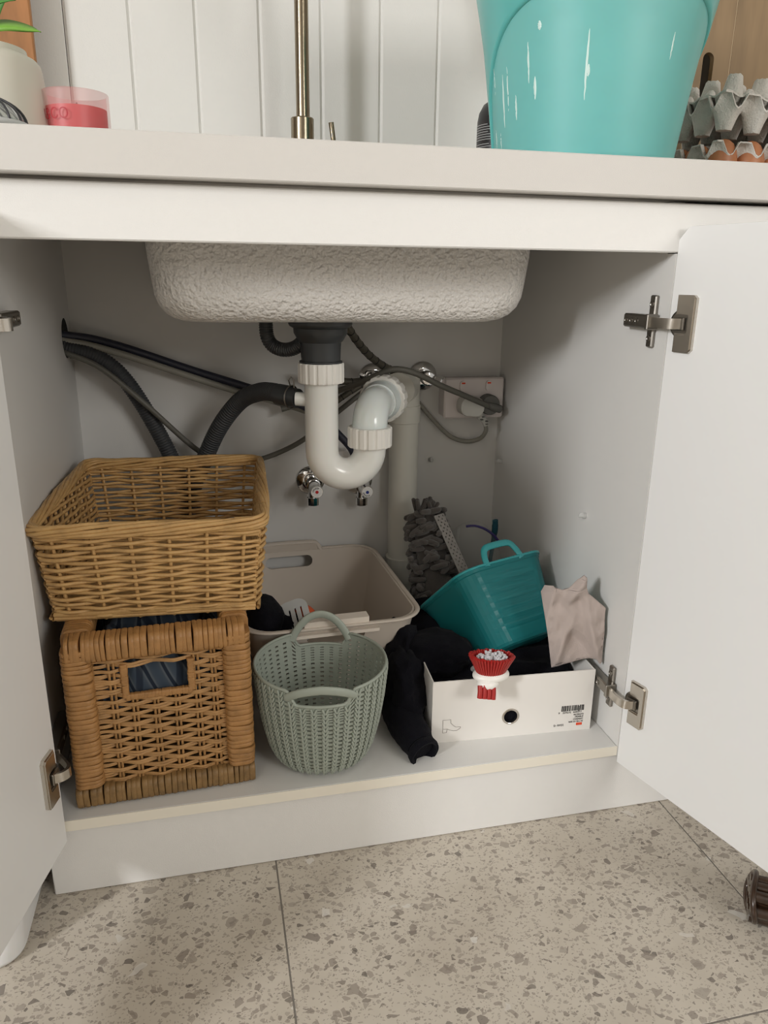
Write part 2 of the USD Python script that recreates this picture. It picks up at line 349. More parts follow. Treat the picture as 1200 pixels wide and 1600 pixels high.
def door_set(side):
    """side 1: right door, -1: left door"""
    h0, d = (A(.777, 0, 0), unit(A(.27, -.963, 0))) if side > 0 else (A(.0185, -.004, 0), unit(A(-.237, -.971, 0)))
    out = A(-d[1], d[0], 0)*side               # away from the inner face, through the thickness
    nin = -out
    dp = sg.Polygon([(0, 0), (.394, 0), (.394, .739), (.0135, .739), (0, .7245)])
    lp = [np.array(dp.buffer(-b, join_style=2).exterior.coords)[:-1] for b in (.0016, .0003, 0, 0, .0003, .0016)]
    dr = part(cab, 'door', loft([h0+A(0, 0, .094)+np.outer(q[:, 0], d)+np.outer(q[:, 1], A(0, 0, 1))+out*n_ for q, n_ in zip(lp, (0, .0003, .0016, .0164, .0177, .018))]), 'white_door', smooth=25)
    P = lambda s, n, z: h0+d*s+nin*n+A(0, 0, z)
    wx = W if side > 0 else 0.; ins = -side     # direction from the side panel into the cabinet
    for zc in (.7225, .203):
        # cover plate with its cup on the door
        pl = sg.Polygon([(.013, -.0335), (.036, -.0335), (.040, -.030), (.040, .030), (.036, .0335), (.013, .0335)]).difference(sg.box(.006, -.009, .029, .009).buffer(.002))
        v, f = extrude(pl, .0042); v2, f2 = extrude(pl.buffer(-.0018), .006)
        part(dr, 'hinge_plate', [place((v, f), P(0, 0, zc), d, A(0, 0, 1), nin), place((v2, f2), P(0, 0, zc), d, A(0, 0, 1), nin)], 'nickel', smooth=20)
        part(dr, 'hinge_cup', [lathe([(.0172, 0), (.0172, .0022), (.0155, .003), (.0155, .0026)], P(.0205, 0, zc), 36, nin), frame_box(P(.010, .0032, zc-.0075), d*.017, nin*.004, A(0, 0, .015), .001)], 'nickel_dark', smooth=20)
        # link out of the cup, bent over to the side panel
        wall = lambda y, n, z: A(wx+ins*n, y, z)
        arm = [P(.024, .004, zc), P(.017, .014, zc), P(.003, .0155, zc), wall(.022, .013, zc)]
        part(dr, 'hinge_link', loft([[q+w_*A(0, 0, 1)+t_*nin for w_, t_ in ((-.0062, -.0022), (.0062, -.0022), (.0062, .0022), (-.0062, .0022))] for q in catmull(arm, 6)]), 'nickel', smooth=25)
        a0 = wall(.020, .001, zc-.0085)
        part(dr, 'hinge_arm', [frame_box(a0, A(0, .058 if side > 0 else .094, 0), A(ins*.0155, 0, 0), A(0, 0, .017), .002), frame_box(wall(.017, .003, zc-.0095), A(0, .006, 0), A(ins*.0155, 0, 0), A(0, 0, .019), .001)]
             + [lathe([(.0036, 0), (.0036, .0012), (.0026, .0014), (.002, .0006)], wall(y, .0162, zc), 16, (ins, 0, 0)) for y in ((.045, .058, .070) if side > 0 else (.06, .08, .10))], 'nickel_dark', smooth=25)
        part(dr, 'hinge_mount', [frame_box(wall(.024, 0, zc-.032), A(0, .013, 0), A(ins*.0055, 0, 0), A(0, 0, .064), .0015)]
             + [lathe([(.0042, 0), (.0042, .0016), (.003, .0018), (.0022, .001)], wall(.0305, .0052, zc+dz), 16, (ins, 0, 0)) for dz in (-.021, .021)], 'nickel_dark', smooth=25)
    return dr
door_set(1); door_set(-1)
nb = thing('neighbour_cabinet', 'white closed cabinet hidden behind the open right door', 'cabinet', (1.2, 0, 0))
part(thing('end_cabinet', 'white closed cabinet at the far left of the worktop', 'cabinet', (-.65, .3, 0)), 'body', box(-.90, -.40, 0, .58, .0005, .8615), 'white_melamine')
part(nb, 'door', box(.802, 1.2, -.018, -.0005, .094, .8), 'white_door'); part(nb, 'door', box(1.203, 1.6, -.018, -.0005, .094, .8), 'white_door'); part(nb, 'body', box(.794, 1.6, .02, .56, .105, .8615), 'white_melamine')
wt = thing('worktop', 'long white square-edged worktop above the open sink cabinet', 'worktop', (.4, .3, ZB))
cut = m3.Manifold.cube((.47, .355, .2)).translate((.17, .13, .8))
part(wt, 'worktop_slab', m3.Manifold.hull_points(arr(box(-.9, 1.6, -.0201, .5985, ZB, ZT, .0012))[0]) - cut, 'worktop_white', smooth=20)

part(cab, 'cable_hole_lining', lathe([(.0319, -.0158), (.0319, -.0004), (.0312, -.0004), (.0312, -.0158)], (0, .488, .672), 40, (1, 0, 0), cap=False), 'dark_void', label='dark raw edge of the cable hole')

# shelf pins
for k, (p, a) in enumerate((((W, .157, .426), (-1, 0, 0)), ((W, .507, .430), (-1, 0, 0)), ((.640, D, .431), (0, -1, 0)))):
    lab = ['clear plastic shelf pin near the front of the right cabinet side', 'clear plastic shelf pin far back on the right cabinet side', 'clear plastic shelf pin in the back panel below the power outlet'][k]
    t = thing('shelf_pin', lab, 'shelf pin', p)
    part(t, 'peg', lathe([(.0045, 0), (.0045, .004), (.003, .006), (.003, .011), (.0022, .012)], A(*p), 20, a), 'pin_clear')
    part(t, 'lug', frame_box(A(*p)+A(*a)*.004-A(.0025*abs(a[1]), .0025*abs(a[0]), .002), A(*a)*.006, A(abs(a[1]), abs(a[0]), 0)*.005, A(0, 0, .007)), 'pin_clear')

# ================================================================== SINK, TRAP, PIPES
sk = thing('sink', 'white rough-textured composite sink bowl hanging under the worktop', 'sink', (.405, .3, .714))
def sink_loop(z, inset, r, n=14):
    L = rrect(.502-2*inset, .375-2*inset, r, n); return np.column_stack([L[:, 0]+.4065, L[:, 1]+.3065, np.full(len(L), z)])
prof = [(.8615, -.001, .05), (.80, .001, .05), (.765, .0045, .05), (.748, .0065, .05), (.735, .011, .05), (.7245, .019, .05), (.718, .029, .05), (.7148, .041, .045), (.7142, .06, .04)]
outer = [sink_loop(*p) for p in prof]; inner = [sink_loop(.7215, .07, .04), sink_loop(.735, .026, .05), (sink_loop(.8615, .012, .045))]
part(sk, 'bowl', loft(outer, cap=True), 'sink_stone', smooth=60)
tr = thing('drain_trap', 'white plastic drain trap below the sink', 'drain trap', (.425, .28, .45))
X1, X2, YT = .387, .462, .28
part(tr, 'strainer_cup', lathe([(.047, .7138), (.047, .706), (.0455, .703), (.040, .700), (.0395, .693), (.0325, .681), (.0305, .680), (.029, .653), (.032, .6525), (.032, .649)], (X1, YT, 0), 48), 'black_plastic', label='black waste cup under the sink')
def nut(c, axis, r, h, ribs=16):
    a = unit(axis); u = unit(np.cross(a, A(0, 0, 1) if abs(a[2]) < .9 else A(1, 0, 0))); w = np.cross(a, u); n = ribs*6
    th = np.arange(n)*2*np.pi/n; rr = r*(1-.045*((np.arange(n) % 6) < 2)); ring = np.outer(np.cos(th)*rr, u)+np.outer(np.sin(th)*rr, w)
    return loft([np.asarray(c)+ring*s+a*t for s, t in ((.8, 0), (.97, .0), (1, .0015), (1, h-.0015), (.97, h), (.8, h))])
part(tr, 'nut', nut((X1, YT, .6205), (0, 0, 1), .0345, .0295), 'pvc_nut', smooth=25)
zU, rU = .5155, .0375
U = [A(X1, YT, .622)]+[A(X1, YT, z) for z in (.58, .55, .53)]+[A((X1+X2)/2-rU*math.cos(t), YT, zU-rU*math.sin(t)) for t in np.linspace(0, math.pi, 20)]+[A(X2, YT, .53)]
part(tr, 'u_bend', tube(U, .0253, 32), 'pvc_white', smooth=60)
part(tr, 'nut', nut((X2, YT, .5205), (0, 0, 1), .0345, .031), 'pvc_nut', smooth=25)
PX = A(.577, .512, 0); dh = unit(PX-A(X2, YT, 0)); zh = .581; rb = .033
E_ = [A(X2, YT, z) for z in (.545, .5475, zh-rb)]+[A(X2, YT, zh-rb)+dh*rb*(1-math.cos(t))+A(0, 0, rb*math.sin(t)) for t in np.linspace(.12, math.pi/2, 12)]
c_end = A(X2, YT, zh)+dh*.105
part(tr, 'elbow', tube(E_+[A(X2, YT, zh)+dh*.055], .0272, 32), 'pvc_elbow', smooth=60)
part(tr, 'elbow_collar', lathe([(.0272, 0), (.0292, .001), (.0292, .012), (.0325, .016), (.0325, .03)], A(X2, YT, zh)+dh*.05, 40, dh), 'pvc_elbow', smooth=40)
part(tr, 'nut', nut(A(X2, YT, zh)+dh*.078, dh, .0385, .026, 14), 'pvc_nut', smooth=25)
part(tr, 'hose_spigot', [tube([(X1-.005, YT+.002, .594), (.350, .293, .595)], .0105, 20), ], 'pvc_white')
wp = thing('waste_pipe', 'grey vertical waste pipe behind the white drain trap', 'pipe', (PX[0], PX[1], ZS))
part(wp, 'pipe', lathe([(.0279, ZS), (.0279, .545)], (PX[0], PX[1], 0), 40), 'pvc_grey')
part(wp, 'tee', [lathe([(.0282, .513), (.0305, .514), (.0305, .545), (.029, .546), (.029, .588), (.029, .606), (.027, .610)], (PX[0], PX[1], 0), 40), lathe([(.030, -.002), (.030, .05)], A(PX[0], PX[1], zh)-dh*.055, 40, dh)], 'pvc_grey')
part(wp, 'coupling', lathe([(.0279, .195), (.0315, .196), (.0315, .2445), (.0279, .2455)], (PX[0], PX[1], 0), 40), 'pvc_grey')
part(wp, 'collar', lathe([(.0279, .150), (.0305, .151), (.0305, .178), (.0279, .179)], (PX[0], PX[1], 0), 40), 'pvc_grey')

def corrugated(P, r, pitch=.0045, n=16, per=10):
    C = catmull(P, per); s = np.concatenate([[0], np.cumsum(np.linalg.norm(np.diff(C, axis=0), axis=1))]); k = int(s[-1]/pitch*4); t = np.linspace(0, s[-1], k)
    Q = np.stack([np.interp(t, s, C[:, i]) for i in range(3)], 1); rr = r*(1-.07*(np.arange(k) % 4 < 2)); return tube(Q, rr, n)
solo('drain_hose', corrugated([(-.02, .488, .664), (.0, .488, .655), (.038, .495, .643), (.075, .502, .614), (.112, .505, .553), (.153, .505, .458), (.181, .505, .374), (.21, .5, .30), (.26, .5, .25)], .0138), 'hose_dark', 'thick black ribbed hose leaving the hole in the left cabinet side', 'hose', smooth=60)
dh2 = thing('appliance_hose', 'black ribbed hose arching up to the spigot on the drain trap', 'hose', (.21, .46, .2))
part(dh2, 'hose', corrugated([(.15, .47, .29), (.183, .47, .406), (.211, .46, .474), (.238, .44, .530), (.272, .415, .575), (.300, .375, .594), (.318, .340, .599), (.330, .318, .598)], .0148), 'hose_dark', smooth=60)
ax = unit(A(.364, .285, .594)-A(.325, .323, .598))
part(dh2, 'cuff', lathe([(.0155, 0), (.0165, .002), (.0165, .026), (.0145, .03), (.0145, .040)], A(.325, .323, .598), 28, ax), 'black_plastic')
part(dh2, 'wire_clip', [tube([A(.3445, .304, .596)+.0175*(math.cos(t)*unit(np.cross(ax, A(0, 0, 1)))+math.sin(t)*A(0, 0, 1)) for t in np.linspace(0, 2*math.pi, 28, endpoint=False)], .0011, 6, closed=True), tube([(.343, .304, .613), (.3405, .302, .622), (.344, .300, .627), (.348, .298, .622), (.348, .297, .611)], .0011, 6)], 'nickel_dark')
solo('water_hose', tube(catmull([(-.02, .49, .680), (.001, .492, .676), (.039, .505, .669), (.093, .515, .652), (.196, .52, .614), (.292, .50, .584), (.392, .49, .547), (.461, .49, .484), (.483, .50, .445), (.497, .515, .400)], 8), .0068, 12), 'hose_navy', 'smooth black hose running along the back panel from the left hole', 'hose', smooth=60)
solo('grey_hose', tube(catmull([(-.02, .49, .672), (.001, .487, .667), (.034, .495, .660), (.092, .504, .641), (.195, .511, .603), (.271, .51, .577), (.338, .51, .557), (.396, .51, .537), (.443, .515, .512)], 8), .0058, 12), 'cable_grey', 'pale grey hose directly under the smooth black one from the left hole', 'hose', smooth=60)
solo('grey_cable', tube(catmull([(-.02, .48, .655), (.001, .476, .649), (.051, .478, .624), (.113, .48, .566), (.198, .50, .475), (.253, .515, .448), (.305, .52, .450), (.353, .52, .466), (.391, .51, .489), (.441, .51, .528), (.471, .51, .551), (.505, .516, .575)], 8), .0047, 10), 'cable_dark', 'thin dark grey cable sagging low behind the upper wicker basket', 'cable', smooth=60)
solo('overflow_hose', corrugated([(.312, .33, .725), (.312, .33, .690), (.319, .33, .673), (.333, .32, .666), (.349, .31, .668), (.362, .30, .678), (.367, .29, .691)], .0108, .0035), 'black_plastic', 'short black ribbed overflow hose curling under the sink', 'hose', smooth=60)
def braided(name, P, r, label):
    C = catmull(P, 8); t = thing(name, label, 'hose', C[0]); part(t, 'hose', tube(C, r, 12), 'braid_dark', smooth=60)
    s = np.concatenate([[0], np.cumsum(np.linalg.norm(np.diff(C, axis=0), axis=1))])
    B = []
    for q in np.arange(.01, s[-1], .02):
        p0, p1 = (np.array([np.interp(q+e, s, C[:, i]) for i in range(3)]) for e in (-.0008, .0008)); B.append(tube([p0, p1], r*1.08, 12))
    part(t, 'band', B, 'band_black')
braided('braided_hose', [(.42, .345, .735), (.441, .37, .702), (.463, .40, .674), (.498, .44, .641), (.539, .47, .616), (.580, .492, .606), (.608, .505, .600)], .0066, 'dark braided hose descending from the sink to the upper right stop valve')
braided('braided_hose', [(.385, .49, .608), (.44, .49, .597), (.475, .495, .592), (.505, .503, .594)], .0062, 'short dark braided hose reaching the half-hidden stop valve behind the trap')
braided('braided_hose', [(.403, .505, .520), (.418, .505, .531), (.452, .505, .559), (.487, .505, .581), (.507, .508, .592)], .0055, 'dark braided hose rising behind the drain trap')

# power outlet, plugs and cords
po = thing('power_outlet', 'double power outlet with two rocker switches on the back panel', 'power outlet', (.71, .525, .52))
part(po, 'mounting_box', box(.6535, .7665, .5085, .5424, .5205, .5925, .002), 'outlet_plastic')
part(po, 'face_plate', box(.6515, .7695, .5005, .5085, .5185, .5945, .003), 'outlet_plastic')
for x in (.687, .738):
    s = part(po, 'switch', [place(extrude(sg.Polygon(rrect(.0125, .0185, .0055)), .0035), (x, .5008, .5795), A(1, 0, 0), A(0, 0, 1), A(0, -1, 0))], 'outlet_plastic')
    part(s, 'indicator', box(x-.0035, x+.0035, .4967, .4975, .5835, .5865, .0003), 'print_red')
pg = thing('power_plug', 'dark grey round plug in the right socket with its long cord', 'plug', (.736, .48, .54))
part(pg, 'plug_body', [lathe([(.019, 0), (.019, .018), (.0175, .021), (.010, .0215)], (.7365, .5004, .5455), 36, (0, -1, 0)), tube([(.728, .481, .547), (.742, .478, .542), (.755, .4785, .538), (.757, .482, .5375)], [.006, .008, .0075, .005], 14)], 'plug_grey')
part(pg, 'cord', tube(catmull([(.347, .505, .544), (.405, .50, .560), (.445, .46, .582), (.473, .43, .597), (.50, .41, .613), (.528, .40, .6245), (.565, .402, .6175), (.620, .425, .592), (.679, .452, .567), (.730, .477, .545)], 8), .0052, 12), 'cable_dark', smooth=60)
pw = thing('power_plug', 'pale grey rounded plug in the left socket with a looping cord', 'plug', (.698, .48, .53))
L2 = rrect(.047, .036, .015, 8)
part(pw, 'plug_body', place(loft([np.column_stack([L2*s, np.full(len(L2), z)]) for s, z in ((1, 0), (1, .022), (.95, .026), (.8, .027))]), (.6995, .5004, .5435), A(1, 0, -.12), A(.12, 0, 1), A(0, -1, 0)), 'plug_light')
gr = [A(.714, .487, .531), A(.720, .487, .524), A(.7285, .489, .515), A(.733, .492, .506)]
part(pw, 'strain_relief', [tube(gr, [.009, .0075, .006, .005], 12)], 'plug_light'); part(pw, 'grip_slot', [box(p[0]+dx-.0022, p[0]+dx+.0022, p[1]-.0105, p[1]-.003, p[2]-.001, p[2]+.001, .0002) for p, dx in ((gr[0]+A(.002, .002, -.002), -.002), (gr[1], .002), (gr[1]+A(.002, 0, -.005), -.002), (gr[2], .002), (gr[3]+A(0, .001, .003), -.001))], 'plug_grey')
part(pw, 'cord', tube(catmull([(.7325, .492, .507), (.738, .503, .492), (.733, .518, .475), (.711, .53, .467), (.678, .53, .477), (.644, .53, .507), (.611, .532, .545), (.592, .534, .572)], 8), .0043, 10), 'cable_grey', smooth=60)

# stop valves
def valve(x, z, label, lower, ang=0, dot=None):
    t = thing('stop_valve', label, 'valve', (x, D, z)); n = A(0, -1, 0)
    part(t, 'flange', lathe([(.028, 0), (.028, .0015), (.0265, .005), (.018, .009), (.0135, .010)], (x, D, z), 40, n), 'chrome', smooth=50)
    part(t, 'body', [lathe([(.0115, .008), (.0115, .03), (.0135, .032), (.0135, .048), (.011, .05)], (x, D, z), 28, n), tube([(x, D-.036, z+.004), (x, D-.036, z-.024)] if lower else [(x, D-.036, z), (x+.022, D-.045, z-.008)], .0088, 18)], 'chrome', smooth=40)
    if lower:
        part(t, 'outlet_nut', lathe([(.0098, 0), (.0112, .001), (.0112, .015), (.0098, .016)], (x, D-.036, z-.040), 12, (0, 0, 1)), 'chrome', smooth=20)
        h = part(t, 'handle', [lathe([(.0105, .048), (.0115, .05), (.0115, .080), (.0105, .082)], (x, D, z), 28, n), lathe([(.0092, .0815), (.0112, .083), (.0112, .088), (.0105, .0895)], (x, D, z), 28, n)], 'chrome', smooth=30)
        part(h, 'handle_cap', lathe([(.0098, .0894), (.0098, .0902), (.004, .0904)], (x, D, z), 28, n), 'handle_white')
        part(h, 'temperature_dot', lathe([(.0029, .0903), (.0029, .0909), (.001, .091)], (x, D, z), 18, n), dot)
        marks = []
        for a in np.radians(np.linspace(70, 170, 6) if dot == 'dot_red' else np.linspace(190, 300, 6)):
            e = A(math.cos(a), 0, math.sin(a)); marks.append(tube([A(x, D-.0906, z)+e*.0058, A(x, D-.0906, z)+e*.0084], .00055, 5))
        part(h, 'lettering', marks, 'print_black')
    else:
        part(t, 'handle', lathe([(.009, .0), (.0125, .002), (.0125, .014), (.010, .016)], A(x+.012, D-.046, z-.003), 8, unit(A(.75, -.6, -.3))), 'chrome', smooth=20)
valve(.619, .595, 'chrome stop valve beside the power outlet', False)
valve(.523, .593, 'chrome stop valve half hidden by hoses behind the elbow', False)
valve(.402, .401, 'chrome stop valve with red hot-water dot left of the trap', True, dot='dot_red')
valve(.495, .396, 'chrome stop valve with blue cold-water dot peeking under the trap', True, dot='dot_blue')
solo('pipe_bracket', box(.435, .487, .520, .5424, .420, .462, .003), 'handle_white', 'small white plastic bracket seen through the bend of the trap', 'bracket')

# ================================================================== RATTAN CUBE BASKET (lower) and WILLOW BASKET (upper)
def wrapped(p0, p1, w, h, ez, pitch, jitter=.0):
    """cane wound round a square bar from p0 to p1: each turn its own rounded ring. w along cross direction, h along ez"""
    p0, p1 = A(*p0), A(*p1); a = unit(p1-p0); L = np.linalg.norm(p1-p0); ez = unit(A(*ez)-a*(A(*ez)@a)); ex = np.cross(a, ez)
    o = rrect(w, h, min(w, h)*.3, 4); out = []; s = 0
    while s < L-pitch*.5:
        pt = pitch*rnd.uniform(.75, 1.25); pt = min(pt, L-s); tilt = rnd.uniform(-.06, .06); off = rnd.uniform(-.0004, .0006); rings = []
        for u, k in ((.0, .93), (.12, .975), (.5, 1.0), (.88, .975), (1.0, .93)):
            kk = k+off/w*2
            c = p0+a*(s+u*pt*1.02); rings.append([c+ex*q[0]*kk+ez*q[1]*kk+a*(q[0]*tilt+q[1]*tilt*.7) for q in o])
        out.append(loft(rings)); s += pt
    return out
def strand(P, r, n=6, flat=None): return tube(P, r, n, flat=flat)
C1 = A(.030, .016, ZS); ROT1 = 2.8; WB, DB, HB = .2265, .250, .222
def B1(x, y, z): return rotz((np.array([[x, y, z]], float)+C1, np.zeros((0, 3), int)), ROT1, C1)[0][0]
def B1m(m): v, f = arr(m); return rotz((v+C1, f), ROT1, C1)
rb1 = thing('rattan_basket', 'square wrapped-rattan basket with cut-out handle on the cabinet floor', 'basket', C1)
pw_ = .036
for x in (pw_/2, WB-pw_/2):
    for y in (pw_/2, DB-pw_/2):
        part(rb1, 'corner_post', B1m(wrapped((x, y, .029), (x, y, HB-.002), pw_, pw_, (0, 1, 0), .0066)), 'rattan', smooth=50, kind='stuff')
for y in (pw_/2, DB-pw_/2):
    part(rb1, 'top_rail', B1m(wrapped((.006, y, HB-.004), (WB-.006, y, HB-.004), pw_*1.02, .033, (0, 0, 1), .0068)), 'rattan', smooth=50, kind='stuff')
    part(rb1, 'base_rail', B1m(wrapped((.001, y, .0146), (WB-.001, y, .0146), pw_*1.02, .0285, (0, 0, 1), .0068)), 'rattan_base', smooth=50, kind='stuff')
for x in (pw_/2, WB-pw_/2):
    part(rb1, 'top_rail', B1m(wrapped((x, pw_*.9, HB-.003), (x, DB-pw_*.9, HB-.003), pw_, .033, (0, 0, 1), .0068)), 'rattan', smooth=50, kind='stuff')
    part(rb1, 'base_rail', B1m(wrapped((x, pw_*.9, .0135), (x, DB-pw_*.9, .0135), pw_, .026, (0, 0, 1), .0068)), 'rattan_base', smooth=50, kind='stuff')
def weave_panel(L, z0, z1, cols, pitch, hole=None, r=.0018, amp=.0036, fan=0.0):
    """flat basketwork in the plane y = 0, x from 0 to L: rows of paired rods over stakes at cols"""
    out = []; z = z0; k = 0; cols = [c*L for c in cols]; knots = [0]+cols+[L]
    while z < z1:
        xs_ = []; 
        segs = [(0, L)]
        if hole and hole[2]-.003 < z < hole[3]+.003: segs = [(0, hole[0]), (hole[1], L)]
        for a, b in segs:
            P = []
            for i, x in enumerate(knots):
                if not (a-.012 <= x <= b+.012): continue
                s = 1 if (i+k) % 2 else -1
                P.append((min(max(x, a), b), s*amp*(0 if i in (0, len(knots)-1) else 1)))
                if i < len(knots)-1 and knots[i+1] <= b: P.append(((x+knots[i+1])/2, 0))
            if hole and len(segs) == 2:
                P = [p for p in P if a <= p[0] <= b]
                if a == 0: P = P+[(b, 0)]
                else: P = [(a, 0)]+P
            dz = rnd.uniform(-.0005, .0005)
            for off in (-.0016, .0016):
                pts = [(x, -y, z+off*(.75+.35*math.sin(x*71+k))+dz+fan*(.5-abs(x/L-.5))*0+rnd.uniform(-.0004, .0004)) for x, y in P]
                if len(pts) > 1: out.append(strand(catmull(pts, 3), r*rnd.uniform(.82, 1.12), 6, flat=((0, 1, 0), .75)))
        z += pitch*rnd.uniform(.95, 1.05); k += 1
    return out
cols = (.155, .30, .455, .61, .77, .90)
hole_ = (.066-pw_+.006, .150-pw_+.010, .143, .185)
fx0, fx1 = pw_*.85, WB-pw_*.85
def stakes(L, z0, z1, cols, hole=None):
    o = []
    for c in cols:
        for d in (-.0024, .0024):
            x = c*L+d; top = z1 if not (hole and hole[0]-.004 < x < hole[1]+.004) else hole[2]-.003
            o.append(strand([(x+rnd.uniform(-.001, .001), 0, z0-.006), (x, 0, (z0+top)/2), (x+rnd.uniform(-.001, .001), 0, top)], .00185, 6))
    return o
H0 = (.072-fx0, .150-fx0, .147, .187)
fp = weave_panel(fx1-fx0, .030, HB-.022, cols, .0070, H0)
front = [(v+A(fx0, .014, 0), f) for v, f in fp]
part(rb1, 'woven_panel', B1m(front), 'rattan_weave', smooth=60, kind='stuff')
part(rb1, 'stakes', B1m([(v+A(fx0, .014, 0), f) for v, f in stakes(fx1-fx0, .03, HB-.02, cols, H0)]), 'rattan_weave', smooth=60, kind='stuff')
hb = [(H0[0]-.001+fx0, .187+.006), (H0[0]-.001+fx0, .147), (H0[1]+.001+fx0, .147), (H0[1]+.001+fx0, .187+.006)]
part(rb1, 'handle_border', B1m(sum([wrapped((hb[i][0], .013, hb[i][1]), (hb[i+1][0], .013, hb[i+1][1]), .009, .0085, (0, 1, 0), .0042) for i in range(3)], [])), 'rattan', smooth=50, kind='stuff')
for (yy, nm) in ((DB-.016, 'back'),):
    part(rb1, 'woven_panel', B1m([(v+A(fx0, yy, 0), f) for v, f in weave_panel(fx1-fx0, .030, HB-.022, cols, .0070)]), 'rattan_weave', smooth=60, kind='stuff')
for xx in (.016, WB-.016):
    q = weave_panel(DB-pw_*1.7, .030, HB-.022, cols, .0070)
    part(rb1, 'woven_panel', B1m([(np.column_stack([xx-v[:, 1], v[:, 0]+pw_*.85, v[:, 2]]), f[:, ::-1]) for v, f in q]), 'rattan_weave', smooth=60, kind='stuff')
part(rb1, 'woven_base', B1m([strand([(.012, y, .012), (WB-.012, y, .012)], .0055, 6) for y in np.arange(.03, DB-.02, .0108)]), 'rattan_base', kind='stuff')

# crumpled cloth surfaces
def cloth_mound(nx, ny, fx, fz, thick=.004, base=None):
    """fx(u, v) -> x, y ; fz(u, v) -> z ; closed sheet"""
    u, v = np.meshgrid(np.linspace(0, 1, nx), np.linspace(0, 1, ny), indexing='ij'); x, y = fx(u, v); z = fz(u, v)
    P = np.stack([x, y, z], -1); Q = P-A(0, 0, thick)
    if base is not None: Q[..., 2] = base
    return grid_shell(P, Q, np.ones((nx-1, ny-1), bool))
def folds(u, v, s, seed, a):
    p = np.stack([u*s[0]+1.3*meshkit.noise(np.stack([u*3, v*3, u*0+seed], -1), seed), v*s[1]+1.3*meshkit.noise(np.stack([u*3, v*3, u*0+seed+9], -1), seed+3), u*0+seed], -1)
    n = meshkit.noise(p, seed); return a*(1-np.abs(2*n-1))+a*.35*meshkit.fbm(p*2.3, 3, seed+5)
m = cloth_mound(70, 80, lambda u, v: (.022+u*(WB-.044), .024+v*(DB-.05)), lambda u, v: .13+.068*(1-(2*u-1)**6)*(1-(2*v-1)**8)+folds(u, v, (4, 6), 21, .026)-.012)
solo('plaid_shirt', B1m(m), 'plaid_blue', 'crumpled blue plaid shirt stuffed inside the square rattan basket', 'shirt', smooth=60)

# willow basket: sloping sides
C2 = A(.150, .240, .3525); ROT2 = -3.0
def B2m(m): v, f = arr(m); return rotz((v+C2, f), ROT2, C2)
wb2 = thing('willow_basket', 'empty rectangular willow basket stacked on the rattan one', 'basket', C2)
bw, bd, tw, td, hh = .252, .318, .278, .348, .127
def ring2(t, grow=0): 
    w, d = bw+(tw-bw)*t+grow*2, bd+(td-bd)*t+grow*2; return w, d
NS = (6, 7)
def perim(t, grow, n=None):
    """points of a rounded rectangle of the basket at height fraction t, from front left, counter-clockwise"""
    w, d = ring2(t, grow); return rrect(w, d, .022, 5)
def stake_points():
    S = []
    for k in range(NS[0]): S.append(((k+.5)/NS[0]*2-1, -1))
    for k in range(NS[1]): S.append((1, (k+.5)/NS[1]*2-1))
    for k in range(NS[0]): S.append((-((k+.5)/NS[0]*2-1), 1))
    for k in range(NS[1]): S.append((-1, -((k+.5)/NS[1]*2-1)))
    return S
SP = stake_points()
def sp_pos(s, t, off):
    w, d = ring2(t); x, y = s[0]*w/2, s[1]*d/2
    if abs(s[1]) == 1 and abs(s[0]) < 1: return A(x, y+s[1]*off, t*hh)
    return A(x+s[0]*off, y, t*hh)
NR = 22
sides = {0: [], 1: [], 2: [], 3: []}
sid = [0]*NS[0]+[1]*NS[1]+[2]*NS[0]+[3]*NS[1]
for k in range(NR):
    t = .055+.86*k/(NR-1); n = len(SP)
    def corner(q, t=t):
        w, d = ring2(t); sx, sy_ = ((1, -1), (1, 1), (-1, 1), (-1, -1))[q]; return A(sx*(w/2-.004), sy_*(d/2-.004), t*hh)
    for q in range(4):
        idx = [i for i in range(n) if sid[i] == q]; P = [corner((q+3) % 4)]
        for i in idx:
            s = 1 if (i+k) % 2 else -1; P.append(sp_pos(SP[i], t, s*.0043)+A(0, 0, rnd.uniform(-.0006, .0006)))
            if i != idx[-1]:
                a, b = sp_pos(SP[i], t, 0), sp_pos(SP[i+1], t, 0); P.append((a+b)/2+A(0, 0, rnd.uniform(-.0014, .0014)))
        P.append(corner(q)); P = np.array(P); slope = rnd.uniform(-.0026, .0026); P[:, 2] += np.linspace(-slope, slope, len(P))
        # rods come in lengths: break the row in two overlapping rods now and then
        C = catmull(P, 3); cut_ = rnd.randint(5, len(C)-6)
        for part_ in (C[:cut_+2], C[cut_-2:]):
            rr = np.linspace(rnd.uniform(.0025, .0031), rnd.uniform(.0020, .0027), len(part_)); sides[q].append(strand(part_, rr, 6))
for q in range(4): part(wb2, 'woven_side', B2m(sides[q]), 'willow', smooth=60, kind='stuff')
part(wb2, 'stakes', B2m([strand([sp_pos(s, .0, 0), sp_pos(s, .5, 0), sp_pos(s, .99, 0)], .0026, 6) for s in SP]), 'willow', smooth=60, kind='stuff')
rim = []
